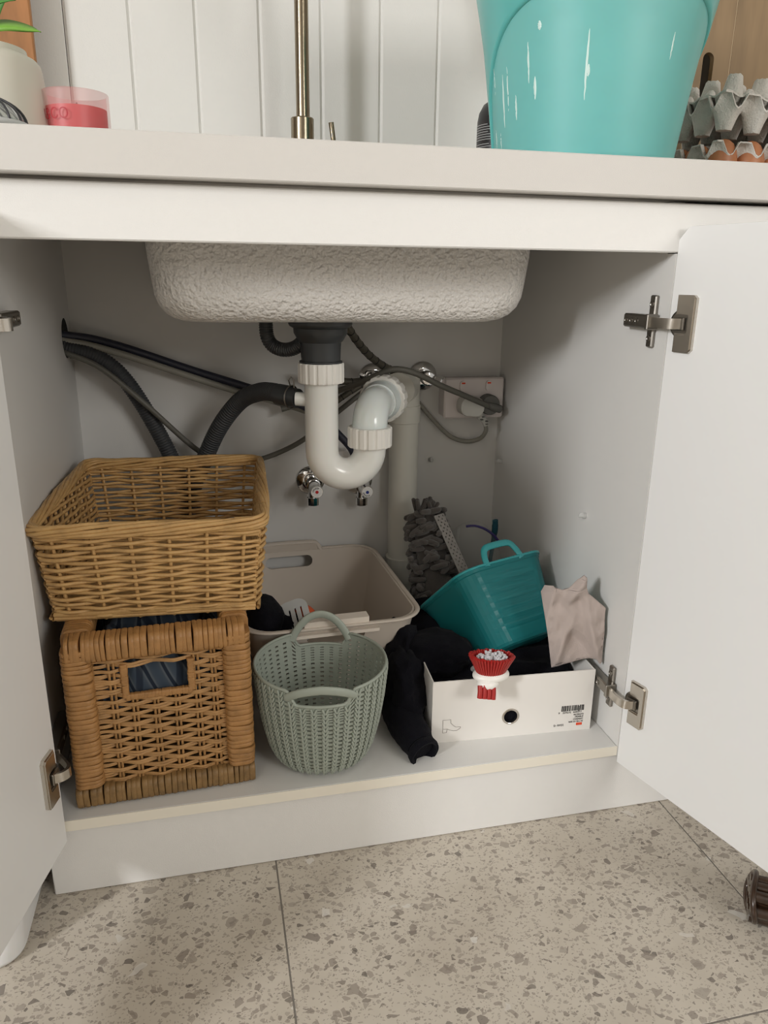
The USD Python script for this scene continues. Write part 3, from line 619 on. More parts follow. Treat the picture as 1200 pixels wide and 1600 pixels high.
for q in range(8):
    L_ = perim(1, .0015); nn_ = []
    for i in range(len(L_)):
        a_, b_ = L_[i], L_[(i+1) % len(L_)]; kk = max(1, int(np.linalg.norm(b_-a_)/.014)); nn_ += [a_+(b_-a_)*t_/kk for t_ in range(kk)]
    nn_ = np.array(nn_); n = len(nn_); cn = nn_/np.linalg.norm(nn_, axis=1, keepdims=True)
    ph = q*2*math.pi/8+np.arange(n)/n*2*math.pi*3; ra, rz = .0056+.001*math.sin(q*2.1), .0064+.001*math.cos(q*1.7)
    P = np.column_stack([nn_+cn*(ra*np.cos(ph))[:, None], hh-.003+rz*np.sin(ph)+nrs.uniform(-.0006, .0006, n)])
    st_ = rnd.randint(0, n-1); P = np.roll(P, st_, 0)
    for a_, b_ in ((0, n//3+3), (n//3, 2*n//3+3), (2*n//3, n+2)):
        pp_ = P[np.arange(a_, b_) % n]; rim.append(strand(catmull(pp_, 2), np.linspace(.0033, .0024, (len(pp_)-1)*2+1), 6))
part(wb2, 'rim', B2m(rim), 'willow', smooth=60, kind='stuff')
foot = []
for q in range(4):
    L_ = perim(0, .001+.002*(q % 2)); n = len(L_)
    for seg in range(6):
        a = int(rnd.uniform(0, n)); ln = int(n*rnd.uniform(.22, .35)); ids = [(a+i) % n for i in range(ln)]
        P = np.column_stack([L_[ids], .0025+.0022*q+np.linspace(-.0012, .0024, ln)*rnd.choice((-1, 1))]); P[:, 2] = np.maximum(P[:, 2], .0028); foot.append(strand(catmull(P, 2), .0028, 6))
part(wb2, 'foot_border', B2m(foot), 'willow', smooth=60, kind='stuff')
part(wb2, 'woven_base', B2m([strand([(-bw/2+.004, y, .006), (bw/2-.004, y, .006)], .0036, 6) for y in np.arange(-bd/2+.006, bd/2-.004, .0069)]), 'willow', kind='stuff')

# ================================================================== BEIGE TUB with its contents
C3 = A(.3835, .3485, ZS); ROT3 = 2.5
def B3m(m): v, f = arr(m); return rotz((v+C3, f), ROT3, C3)
bt = thing('beige_tub', 'beige rectangular plastic tub with rim handles behind the sage basket', 'tub', C3)
def tub_loop(w, d, r, z, n=10):
    L = rrect(w, d, r, n); return np.column_stack([L, np.full(len(L), z)])
tw3, td3, h3 = .280, .348, .1475
# sides as a shell; a hand slot is cut through front and back
outer3 = loft([tub_loop(tw3-.075, td3-.075, .03, .0), tub_loop(tw3-.062, td3-.062, .036, .003), tub_loop(tw3-.008, td3-.008, .045, h3)])
inner3 = loft([tub_loop(tw3-.078, td3-.078, .03, .0035), tub_loop(tw3-.066, td3-.066, .034, .007), tub_loop(tw3-.013, td3-.013, .043, h3+.004)])
def man(m): v, f = arr(m); return m3.Manifold(m3.Mesh(np.asarray(v, np.float32), np.asarray(f, np.uint32)))
shell3 = man(outer3)-man(inner3)
slot = m3.Manifold.hull(m3.Manifold.cylinder(.06, .011, .011, 24).translate((-.034, 0, 0)) + m3.Manifold.cylinder(.06, .011, .011, 24).translate((.034, 0, 0))).rotate((90, 0, 0))
shell3 = shell3 - slot.translate((-.022, td3/2+.04, h3-.012-.008)) - slot.translate((0, -td3/2+.04, h3-.020))
part(bt, 'shell', B3m(shell3), 'beige_plastic', smooth=35)
lip = []
for q in np.linspace(0, 2*math.pi, 9)[:-1]:
    pass
Lr = rrect(tw3, td3, .047, 10)
lz = lambda p: h3+(.012 if abs(p[0]) < .055 else max(0, .012*(1-(abs(p[0])-.055)/.02)))*(1 if p[1] > 0 else 0)-0.000
Ld = []
for i in range(len(Lr)):
    a, b = Lr[i], Lr[(i+1) % len(Lr)]; nseg = max(1, int(np.linalg.norm(b-a)/.012))
    for t in range(nseg): Ld.append(a+(b-a)*t/nseg)
Ld = np.array(Ld)
part(bt, 'rim', B3m(tube(np.column_stack([Ld, [h3 for p in Ld]]), .0042, 10, closed=True, flat=((0, 0, 1), .6))), 'beige_plastic', smooth=60)
part(bt, 'handle', B3m([tube(catmull([(x_-.022, y_, z_) for x_, y_, z_ in ((-.062, td3/2-.003, h3-.002), (-.055, td3/2-.001, h3+.009), (-.045, td3/2, h3+.013), (0, td3/2, h3+.014), (.045, td3/2, h3+.013), (.055, td3/2-.001, h3+.009), (.062, td3/2-.003, h3-.002))], 5), .0052, 10), place(extrude(sg.Polygon(rrect(.118, .018, .008)), .004), (-.022, td3/2-.002, h3+.004), A(1, 0, 0), A(0, 0, 1), A(0, -1, 0))] ), 'beige_plastic', smooth=50)
part(bt, 'handle', B3m([loft([[A(x, -td3/2+.004+a, h3+.003+b) for a, b in ((-.004, -.004), (.016, -.004), (.016, .008), (-.004, .008))] for x in (-.05, -.045, .045, .05)]), loft([[A(x, -td3/2+.001+a, h3-.012+b) for a, b in ((-.003, -.002), (.018, -.002), (.018, .003), (-.003, .003))] for x in (-.066, .066)])]), 'beige_handle', smooth=30, label='pale front grip of the tub')
def lump(c, rad, seed, amp=.25, s=2.2):
    v, f = blob((0, 0, 0), (1, 1, 1), True); n = meshkit.fbm(v*s+seed, 4, seed); k = 1+amp*(n-.5)*2+amp*.5*(1-np.abs(2*meshkit.noise(v*s*2.1+seed, seed+2)-1)); v = v*k[:, None]*np.asarray(rad)+np.asarray(c); return v, f
solo('black_cloth', [lump((.288, .252, .250), (.030, .048, .034), 3, .2), lump((.312, .256, .215), (.040, .050, .046), 8, .2)], 'cloth_black', 'bundled black cloth in the beige tub beside the baskets', 'cloth', smooth=60)
gs = sg.Polygon(rrect(.052, .075, .018)).difference(sg.MultiPolygon([sg.box(x-.0012, -.02, x+.0012, .022) for x in (-.014, -.0045, .005, .0145)]))
solo('slotted_scoop', place(extrude(gs, .003), (.334, .235, .252), unit(A(.9, .1, .25)), unit(A(-.1, .75, .55)), unit(np.cross(A(.9, .1, .25), A(-.1, .75, .55)))), 'slot_grey', 'pale grey slotted plastic scoop in the beige tub', 'scoop', smooth=20)
solo('orange_cap', lathe([(.016, 0), (.018, .004), (.018, .012), (.012, .018), (.004, .02)], (.351, .268, .243), 24, (.2, -.3, 1)), 'orange_red', 'small orange-red cap showing over the scoop in the beige tub', 'cap')

# ================================================================== SAGE KNIT-PATTERN BASKET
C4 = A(.3515, .0785, ZS)
sgk = thing('sage_basket', 'round sage green plastic basket with knitted pattern and two handles', 'basket', C4)
H4 = .1465
pz = np.array([0, .004, .012, .03, .06, .1, .1465]); pr = np.array([.047, .0575, .0655, .0735, .0805, .0868, .0915])
R4 = lambda z: np.interp(z, pz, pr)
NC = 38
zs_ = np.concatenate([[.012], (.0155+np.repeat(np.arange(19)*.0068, 2)+np.tile([0, .0040], 19))]); zs_ = np.append(zs_, H4-.0045); zs_ = np.append(zs_, H4)
ths = []
for c in range(NC):
    for q in (0, .31, .69): ths.append((c+q)/NC*2*math.pi)
ths = np.array(ths+[2*math.pi])
ha = (math.radians(-90-8), math.radians(90-8))          # front and rear handle
def angd(a, b): return (a-b+math.pi) % (2*math.pi)-math.pi
P4 = np.zeros((len(ths), len(zs_), 3)); Q4 = P4.copy()
for i, a in enumerate(ths):
    for j, z in enumerate(zs_):
        drop = 0
        for h in ha:
            d = abs(angd(a, h)); 
            if d < .50: drop = max(drop, .020*min(1, (.50-d)/.12))
        zz = z if z < .1 else .1+(z-.1)*(H4-drop-.1)/(H4-.1)
        r = R4(zz); e = A(math.cos(a), math.sin(a), 0); P4[i, j] = C4+e*r+A(0, 0, zz); Q4[i, j] = C4+e*(r-.0022)+A(0, 0, zz)
sol = np.ones((len(ths)-1, len(zs_)-1), bool)
for i in range(len(ths)-1):
    for j in range(1, len(zs_)-3):
        if i % 3 == 1 and j % 2 == 0: sol[i, j] = False
part(sgk, 'basket_wall', grid_shell(P4, Q4, sol), 'sage_plastic', smooth=25)
kn = []; cap = trimesh.creation.capsule(height=1, radius=.5, count=[6, 6]); 
def stitch(p, q, r):
    return tube([p+(p-q)*.12, p, (p+q)/2, q, q+(q-p)*.12], [r*.35, r*.9, r*1.05, r*.9, r*.35], 6, cap=True)
zrow = np.arange(.009, H4-.006, .0068)
for c in range(NC):
    for k, z in enumerate(zrow):
        a0 = (c+1.0)/NC*2*math.pi; drop = max([.020*min(1, max(0, (.50-abs(angd(a0, h)))/.12)) for h in ha])
        if z > H4-drop-.006: continue
        for s in (-1, 1):
            a1, a2 = a0+s*.0036/.09, a0+s*.0006/.09; z1, z2 = z+.0056, z-.0018
            e1, e2 = A(math.cos(a1), math.sin(a1), 0), A(math.cos(a2), math.sin(a2), 0)
            kn.append(stitch(C4+e1*(R4(z1)+.0009)+A(0, 0, z1), C4+e2*(R4(z2)+.0016)+A(0, 0, z2), .00168))
part(sgk, 'knit_relief', kn, 'sage_plastic', smooth=60, kind='stuff')
part(sgk, 'base', lathe([(.045, 0), (.048, .0008), (.0615, .0085), (.0658, .0125), (.062, .0125), (.048, .004), (.001, .004)], C4, 60), 'sage_plastic')
def rimpath(a0, a1, n=60):
    P = []
    for a in np.linspace(a0, a1, n):
        drop = max([.020*min(1, max(0, (.50-abs(angd(a, h)))/.12)) for h in ha]); z = H4-drop; e = A(math.cos(a), math.sin(a), 0); P.append(C4+e*(R4(z)-.001)+A(0, 0, z))
    return P
part(sgk, 'rim', tube(rimpath(0, 2*math.pi, 121)[:-1], .0022, 8, closed=True), 'sage_plastic', smooth=60)
for h, up in ((ha[0], .013), (ha[1], .034)):
    P = []
    for d in np.linspace(-.50, .50, 25):
        a = h+d; k = 1-(abs(d)/.50)**2.4; z = H4-.010+up*k+ .004*(1-abs(d)/.5); e = A(math.cos(a), math.sin(a), 0); P.append(C4+e*(R4(min(z, H4))-.001+(.003 if up < .02 else -.002)*k)+A(0, 0, z))
    part(sgk, 'handle', tube(P, .0060, 10, flat=((math.cos(h), math.sin(h), 0), .5)), 'sage_plastic', smooth=60)

# ================================================================== SHOE BOX, BRUSH, TEAL BASKET, CLOTHS
C5 = A(.5105, .0635, ZS); ROT5 = -3.0; BW5, BD5, BH5 = .2475, .262, .1005
a5 = math.radians(ROT5); ex5, ey5, ez5 = A(math.cos(a5), math.sin(a5), 0), A(-math.sin(a5), math.cos(a5), 0), A(0, 0, 1)
def B5(x, y, z): return C5+ex5*x+ey5*y+ez5*z
def box5(x0, x1, y0, y1, z0, z1, c=.0006): return frame_box(B5(x0, y0, z0), ex5*(x1-x0), ey5*(y1-y0), ez5*(z1-z0), c)
sb5 = thing('shoe_box', 'white open cardboard shoe box with metal-ringed finger hole', 'box', C5)
ring_c = (.1195, .034)
fr = sg.box(0, 0, BW5, BH5).difference(sg.Point(ring_c).buffer(.0105, 24))
part(sb5, 'front_panel', place(extrude(fr, .002), C5, ex5, ez5, ey5), 'card_white', smooth=20)
part(sb5, 'side_panel', box5(0, .002, .002, BD5, 0, BH5), 'card_white'); part(sb5, 'side_panel', box5(BW5-.002, BW5, .002, BD5, 0, BH5), 'card_white')
part(sb5, 'back_panel', box5(.002, BW5-.002, BD5-.002, BD5, 0, BH5), 'card_white'); part(sb5, 'bottom_panel', box5(.002, BW5-.002, .002, BD5-.002, 0, .002), 'card_white')
part(sb5, 'finger_ring', lathe([(.0102, .0035), (.0102, -.0012), (.0112, -.0018), (.0128, -.0012), (.0131, 0)], B5(ring_c[0], 0, ring_c[1]), 40, ey5, cap=False), 'nickel', smooth=40, label='metal ring of the finger hole')
fz = -.0004
def onbox(x, z): return B5(x, fz, z)
boot = [(.0165, .0375), (.0285, .0375), (.0285, .032), (.033, .027), (.0365, .0245), (.0435, .0243), (.043, .022), (.038, .0185), (.033, .0185), (.0265, .0205), (.0235, .0225), (.0225, .0165), (.0165, .0165), (.017, .0225), (.0235, .0225)]
bl = [tube([onbox(*p), onbox(*q)], .00038, 5) for p, q in zip(boot, boot[1:])]+[tube([onbox(.017, .0225), onbox(.0165, .0375)], .00038, 5)]
part(sb5, 'boot_drawing', bl, 'print_grey')
bars = []; x = .199; rb_ = random.Random(3)
while x < .2335:
    w = rb_.choice((.0006, .0006, .0011, .0016)); bars.append(frame_box(onbox(x, .034 if rb_.random() > .15 else .0325), ex5*w, ey5*.0004, ez5*.0092, .00005)); x += w+rb_.choice((.0006, .0006, .0011))
part(sb5, 'barcode', bars, 'print_black')
tx = [text_on('9', .0026, onbox(.1945, .0305), ex5, ez5), text_on('329671', .0026, onbox(.201, .0305), ex5, ez5), text_on('460377', .0026, onbox(.2175, .0305), ex5, ez5)]
for k, s in enumerate(('4630472', 'PEARLE', 'COGNAC')): tx.append(text_on(s, .0026, onbox(.2345, .0262-.0040*k), ex5, ez5, align='r'))
tx.append(text_on('SIZE EU 38 LTR', .0022, onbox(.2345, .0142), ex5, ez5, align='r')); tx.append(text_on('D-5921', .0030, onbox(.1885, .0095), ex5, ez5))
part(sb5, 'lettering', tx, 'print_black', smooth=False)
part(sb5, 'red_sticker', frame_box(onbox(.2245, .0085), ex5*.0092, ey5*.0004, ez5*.0042, .00005), 'print_red')

# dark clothes in the box and down the gap beside it
m = cloth_mound(60, 60, lambda u, v: (u*(BW5-.008)+.004, v*(BD5-.012)+.006), lambda u, v: .040+.018*(1-(2*u-1)**6)+.028*v+folds(u, v, (4, 5), 33, .026)*(.6+.6*v), base=.004)
v, f = m; m = (C5+v[:, :1]*ex5+v[:, 1:2]*ey5+v[:, 2:]*ez5, f)
solo('dark_clothes', m, 'cloth_black', 'heap of dark clothes filling the white shoe box', 'clothes', smooth=60)
def cloth_tube(P, R, seed, n=48, amp=.28, flat=.75):
    C = catmull(P, 10); k = len(C); rr = np.interp(np.linspace(0, 1, k), np.linspace(0, 1, len(R)), R); v, f = tube(C, rr, n); ctr = np.repeat(C, n, 0)
    ctr = np.vstack([ctr, C[0], C[-1]]); d = v-ctr; fine_ = meshkit.noise(v*np.array([130, 90, 150])+seed, seed+7)-.5; nn = meshkit.fbm(v*38+seed, 3, seed); ridge = 1-np.abs(2*meshkit.noise(v*np.array([60, 42, 60])+seed, seed+1)-1); v = ctr+d*(1+amp*((nn-.5)*2+ridge*.7-.3)+.10*fine_)[:, None]; v[:, 2] = np.maximum(v[:, 2], ZS+.0008); return v, f
jk = thing('dark_garment', 'dark navy garment slumped between the sage basket and shoe box', 'garment', (.47, .1, ZS))
def crumple(c, rad, seed, rot=0):
    v, f = lump((0, 0, 0), rad, seed, .22, 2.6); a_ = math.radians(rot); v = v@np.array([[math.cos(a_), math.sin(a_), 0], [-math.sin(a_), math.cos(a_), 0], [0, 0, 1]])+np.asarray(c)
    n_ = unit(A(1, .3, .4)); v = v+np.outer((1-np.abs(2*meshkit.noise(v*A(34, 70, 34)+seed, seed+1)-1)-.5)*.012, n_); v[:, 2] = np.maximum(v[:, 2], ZS+.0008); return v, f
part(jk, 'body', [crumple((.492, .152, .168), (.034, .072, .058), 4, -12), crumple((.498, .20, .195), (.030, .060, .048), 6), crumple((.545, .165, .212), (.050, .050, .030), 9)], 'cloth_black', smooth=60)
part(jk, 'sleeve', cloth_tube([(.478, .125, .155), (.478, .09, .147), (.483, .055, .1405), (.487, .034, .1370)], [.030, .028, .024, .020], 14, amp=.10), 'cloth_black', smooth=60)
cuffc, cd = A(.4880, .0315, .1345), unit(A(.30, -.9, -.25))
part(jk, 'cuff', [lathe([(.0195, -.006), (.0225, -.003), (.0235, .004), (.022, .0085), (.0185, .0075), (.016, .0)], cuffc, 36, cd)], 'cloth_black', smooth=50)

# dish brush hooked over the front of the box
br = thing('dish_brush', 'red and white dish brush hooked on the front of the shoe box', 'brush', (.59, .04, .23))
Bc = A(.5895, .044, .2360)
part(br, 'head', [blob(Bc, (.027, .019, .0105), True), blob(Bc+A(-.008, -.010, -.008), (.016, .012, .009), True)], 'brush_white', smooth=60)
part(br, 'handle', tube(catmull([Bc+A(0, .008, -.001), Bc+A(.003, .03, -.006), Bc+A(.006, .06, -.022), Bc+A(.010, .10, -.050)], 6), [.010]*6+[.008]*13, 14, flat=((0, 0, 1), .6)), 'brush_white', smooth=60)
tu, tw_ = [], []
for k in range(44):
    a = k/44*2*math.pi
    for j in range(2):
        p0 = Bc+A(.0205*math.cos(a)*(1-.08*j), .0145*math.sin(a)*(1-.08*j), .006); p1 = Bc+A(.0325*math.cos(a)*(1-.06*j), .0225*math.sin(a)*(1-.06*j), 0.0300+rnd.uniform(-.001, .0015)+.003*math.cos(a+2.6)); tu.append(tube([p0, (p0+p1)/2, p1], [.0017, .0018, .0022], 6))
part(br, 'outer_bristles', tu, 'bristle_red', smooth=60, kind='stuff')
for k in range(70):
    a, q = rnd.uniform(0, 2*math.pi), math.sqrt(rnd.random()); p0 = Bc+A(.015*q*math.cos(a), .011*q*math.sin(a), .008); p1 = Bc+A(.0225*q*math.cos(a), .0155*q*math.sin(a), 0.0305+rnd.uniform(-.0015, .002)); tw_.append(tube([p0, p1], [.0015, .0019], 6))
part(br, 'inner_bristles', tw_, 'bristle_white', smooth=60, kind='stuff')
part(br, 'scrubber_tuft', [tube([Bc+A(-.022+.0066*i, -.0165, -.006), Bc+A(-.0225+.0066*i, -.020, -.014-.0012*i), Bc+A(-.0235+.0066*i, -.022, -.0225-.0014*i)], [.0034, .0036, .0038], 10) for i in range(4)], 'bristle_red', smooth=50)

# small teal basket lying in the box
Rc = np.stack([r2, u2, -fwd])                 # camera-facing frame the basket's tilt was measured in
eu = unit(A(.83, .17, -.53)@Rc); ed = A(.43, -.85, .30)@Rc; ed = unit(ed-eu*(ed@eu)); ev = np.cross(ed, eu); 
if ev@(A(-.35, -.5, -.79)@Rc) < 0: ev = -ev
O6 = A(.5950, .188, .3335)                    # rim corner nearest the eye
SU, SV, DP = .178, .166, .130
cen = O6+eu*(SU/2-.012)+ev*(SV/2-.012)
def ring6(t, grow=0.0, n=9):
    """t 0 at the rim, 1 at the base"""
    k = .022*t; L = rrect(SU-2*k+2*grow, SV-2*k+2*grow, .036-.004*t, n); c = cen+ed*DP*t; return c+np.outer(L[:, 0], eu)+np.outer(L[:, 1], ev)
tb = thing('teal_basket', 'small glossy teal plastic basket tipped over in the shoe box', 'basket', cen+ed*DP)
ts = [0, .05, .06]+list(np.linspace(.1, .90, 33))+[.93, .965, .985, 1.0]
lo, li = [], []
for t in ts:
    base = ring6(min(t, .93))
    if t > .93: q = (t-.93)/.07; base = ring6(.93, -.016*(1-math.sqrt(max(0, 1-q*q))))+ed*DP*(t-.93)
    off = .0016 if t < .055 else 0
    L_ = base-cen-ed*DP*t; nrm = L_/np.linalg.norm(L_, axis=1, keepdims=True); lx = L_@eu; ly = L_@ev
    ribs = .0011*np.clip(math.sin(t*60), -.4, 1)*(ly < -SV*.36)*np.exp(-((lx+.012)/.04)**2)*(t > .1)*(t < .82)
    lo.append(base+nrm*(off+ribs)[:, None] if np.ndim(ribs) else base+nrm*off); li.append(base-nrm*.0022)
shell = loft(lo+[lo[-1]*.0+ (cen+ed*DP)+ (lo[-1]-(cen+ed*DP))*.6], cap=True)
inner = loft(li[:-2]+[li[-2]*0+(cen+ed*(DP-.004))+(li[-2]-(cen+ed*(DP-.004)))*.5], cap=True)
vo, fo = loft(lo+[(cen+ed*DP)+(lo[-1]-(cen+ed*DP))*.6], cap=False); vi, fi = loft(li[:-1]+[(cen+ed*(DP-.004))+(li[-2]-(cen+ed*(DP-.004)))*.5], cap=False)
n6 = len(lo[0]); rimF = [];
for i in range(n6): j = (i+1) % n6; rimF += [(i, len(vo)+i, len(vo)+j), (i, len(vo)+j, j)]
kb = (len(lo))*n6; cb = len(vo)+len(vi); kin = len(vo)+len(vi)-n6
V6 = np.vstack([vo, vi, cen+ed*DP, cen+ed*(DP-.004)]); cap6 = [(kb+i, kb+(i+1) % n6, cb) for i in range(n6)]+[(kin+(i+1) % n6, kin+i, cb+1) for i in range(n6)]
part(tb, 'shell', (V6, np.vstack([fo, fi[:, ::-1], rimF, cap6])), 'teal_gloss', smooth=40)
part(tb, 'rim', tube(ring6(.0, .0012), .0024, 8, closed=True), 'teal_gloss', smooth=60)
hc = cen-ev*(SV/2+.0005)+eu*-.004
part(tb, 'handle', tube(catmull([hc-eu*.036+ed*.004, hc-eu*.033-ed*.014, hc-eu*.024-ed*.026, hc-ed*.028, hc+eu*.024-ed*.026, hc+eu*.033-ed*.014, hc+eu*.037+ed*.004], 6), .0058, 12, flat=(ev, .55)), 'teal_gloss', smooth=60)
part(tb, 'corner_tab', frame_box(cen+eu*(SU/2+.0005)-ev*(SV/2-.035), eu*.003, ed*.016, ev*.012, .0008), 'teal_gloss')

# dusky pink cloth bag against the right side
out_ = [(0, .138), (.004, .150), (.014, .155), (.026, .150), (.034, .154), (.044, .168), (.052, .1755), (.056, .172), (.0565, .157), (.060, .147), (.083, .127), (.0845, .086), (.0855, .042), (.083, .037), (.078, .044), (.066, .042), (.055, .038), (.044, .034), (.034, .030), (.024, .027), (.020, .026), (.012, .078)]
pg_ = sg.Polygon(out_)
def cloth_sheet(poly, mapping, step=.0022, thick=.006, scallop=None):
    x0, y0, x1, y1 = poly.bounds; xs_, ys_ = np.arange(x0, x1+step, step), np.arange(y0, y1+step, step); tri = trimesh.creation.triangulate_polygon(poly.segmentize(step*1.2), engine='earcut')
    v2, f2 = tri; 
    mt = trimesh.Trimesh(np.column_stack([v2, np.zeros(len(v2))]), f2, process=False)
    v, f = trimesh.remesh.subdivide_to_size(np.array(mt.vertices), np.array(mt.faces), step*2.2); mt = trimesh.Trimesh(v, f, process=True)
    v, f = np.array(mt.vertices), np.array(mt.faces); e = mt.edges_sorted; u_, c_ = np.unique(e, axis=0, return_counts=True); bset = {tuple(q) for q in u_[c_ == 1]}
    pts = [sg.Point(p[:2]) for p in v]; bd = np.array([poly.exterior.distance(p) for p in pts]); puff = np.sqrt(np.clip(bd/.012, 0, 1))
    F_, Bk = mapping(v[:, 0], v[:, 1], puff, 1), mapping(v[:, 0], v[:, 1], puff, -1); n = len(v); fs = [f, f[:, ::-1]+n]
    for tri_ in f:
        for a, b in ((tri_[0], tri_[1]), (tri_[1], tri_[2]), (tri_[2], tri_[0])):
            if (min(a, b), max(a, b)) in bset: fs.append(np.array([(b, a, a+n), (b, a+n, b+n)]))
    return np.vstack([F_, Bk]), np.vstack(fs)
bo, bx, bz = A(.682, .094, .1885), unit(A(.93, -.37, 0)), A(0, 0, 1); bn = unit(A(-.37, -.93, 0))
def bag_map(x, y, puff, s):
    g = lambda cx, cy_, wx, wy, rot=0: np.exp(-(((x-cx)*math.cos(rot)+(y-cy_)*math.sin(rot))/wx)**2-((-(x-cx)*math.sin(rot)+(y-cy_)*math.cos(rot))/wy)**2)
    d = .008*g(.030, .060, .006, .045, -.25)+.008*g(.043, .15, .006, .03, -.5)-.006*g(.025, .128, .008, .012)-.010*g(.050, .068, .011, .022, .5)+.006*g(.072, .075, .006, .05, .25)-.007*g(.05, .132, .008, .010)
    d = d+.004*(meshkit.fbm(np.column_stack([x*70, y*45, x*0]), 3, 4)-.5)*2 - np.clip(.014-x+ .0 - (.138-y)*.14, 0, .02)*1.0
    off = d*1.15+s*(.0012+.0022*puff); return bo+np.outer(x*1.12, bx)+np.outer(y, bz)+np.outer(off, bn)
solo('pink_cloth_bag', cloth_sheet(pg_, bag_map), 'cloth_pink', 'dusky pink cloth bag with pinked edge leaning on the right cabinet side', 'bag', smooth=70)

# grey chenille mop pad beside the pipe, translucent bag behind
mp = thing('mop_pad', 'fuzzy grey chenille mop pad hanging beside the waste pipe', 'mop pad', (.59, .36, .18))
nd = []
m0, m1 = A(.5905, .405, .368), A(.612, .335, .165); axm = unit(m1-m0)
for k in range(210):
    s = rnd.random(); a = rnd.uniform(0, 2*math.pi); R_ = .020+.014*math.sin(min(1, s*1.15)*math.pi*.8); c = m0+(m1-m0)*s
    side_ = unit(np.cross(axm, A(0, 1, 0))); fr_ = np.cross(axm, side_); e = side_*math.cos(a)+fr_*math.sin(a); p = c+e*R_
    tg = np.cross(axm, e); t_ = unit(e*rnd.uniform(.1, .4)+axm*rnd.uniform(-.15, .5)+tg*rnd.choice((-1, 1))*rnd.uniform(.5, 1)); q = p+t_*rnd.uniform(.016, .024); nd.append(tube(catmull([p-t_*.004-e*.004, p, (p+q)/2+e*.004, q, q+t_*.002-e*.004], 2), [.002, .0046, .0052, .0054, .0056, .0054, .0052, .0044, .002], 8))
for k in range(16):
    p = m0+A(rnd.uniform(-.016, .014), rnd.uniform(-.012, .012), .0); t_ = unit(A(rnd.uniform(-.35, .8), rnd.uniform(-.5, .2), 1)); nd.append(tube([p, p+t_*.012, p+t_*.022, p+t_*.024], [.0038, .0043, .0038, .0015], 7))
part(mp, 'noodles', nd, 'chenille_grey', smooth=60, kind='stuff')
part(mp, 'core', tube([m0, m0+(m1-m0)*.3, m0+(m1-m0)*.7, m1], [.018, .027, .031, .022], 16), 'chenille_grey')
ms0, ms1 = A(.607, .372, .371), A(.646, .302, .262); mu = unit(ms1-ms0); mv = unit(np.cross(mu, A(.3, -.9, .3))); Lm = np.linalg.norm(ms1-ms0); ncol, nrow = 11, 51
Pm = np.zeros((nrow, ncol, 3))
for i in range(nrow):
    for j in range(ncol): Pm[i, j] = ms0+mu*Lm*i/(nrow-1)+mv*(j-(ncol-1)/2)*.0021
mn = np.cross(mu, mv); ok = np.ones((nrow-1, ncol-1), bool)
for i in range(1, nrow-2):
    for j in range(1, ncol-2):
        if (i % 4 == 1 and j % 4 == 1) or (i % 4 == 3 and j % 4 == 3): ok[i, j] = False
part(mp, 'mesh_backing', grid_shell(Pm, Pm-mn*.0012, ok), 'mesh_grey', smooth=False, label='holed mesh strip of the pad')
zb = thing('zip_bag', 'translucent plastic zip bag with purple seal behind the teal basket', 'bag', (.68, .40, .2))
v, f = blob((.684, .405, .262), (.058, .034, .082), True); v = v+((meshkit.fbm(v*40, 3, 5)-.5)*.010)[:, None]*unit(A(.3, -.9, .2)); part(zb, 'film', (v, f), 'bag_clear', smooth=60)
part(zb, 'seal', tube(catmull([(.668, .395, .338), (.686, .393, .338), (.705, .391, .331), (.722, .39, .318), (.732, .39, .305)], 6), .0024, 8), 'seal_purple', smooth=60)
part(zb, 'side_seam', tube(catmull([(.654, .392, .337), (.650, .385, .318), (.648, .380, .296), (.650, .376, .27)], 6), .0028, 8), 'bag_clear', smooth=60)
solo('brush_handle', [tube(catmull([(.722, .42, .20), (.728, .41, .29), (.7285, .405, .318), (.7285, .404, .336), (.7275, .403, .345)], 5), [.004]*5+[.005]*5+[.0062]*5+[.0055]*5+[.002], 12, flat=((0, 1, 0), .6))], 'teal_dark', 'dark teal plastic handle poking up behind the teal basket', 'handle', smooth=60)
solo('clutter_bag', lump((.715, .385, .19), (.045, .035, .062), 12, .3), 'cloth_black', 'dark bundle in the back right corner behind the zip bag', 'bundle', smooth=60)

# ================================================================== ON THE WORKTOP
def tap():
    t = thing('kitchen_tap', 'brushed metal gooseneck kitchen tap rising from the worktop', 'tap', (.394, .5, ZT))
    part(t, 'base_collar', lathe([(.0195, ZT+.0005), (.0195, ZT+.003), (.0185, ZT+.004), (.0185, ZT+.112), (.0175, ZT+.1135), (.012, ZT+.114)], (.394, .5, 0), 48), 'brushed_tap', smooth=30)
    P = [A(.3955, .5, ZT+.11), A(.3955, .5, 1.24)]+[A(.3955, .5-.10*(1-math.cos(a)), 1.24+.10*math.sin(a)) for a in np.linspace(.15, math.pi, 16)]+[A(.3955, .30, 1.19)]
    part(t, 'spout', tube(P, .0109, 28), 'brushed_tap', smooth=60)
    part(t, 'lever', tube([(.41, .5, ZT+.065), (.430, .5, ZT+.072), (.4445, .4985, ZT+.082), (.4405, .497, ZT+.109)], [.006, .005, .0044, .0044], 14), 'brushed_tap', smooth=50)
tap()

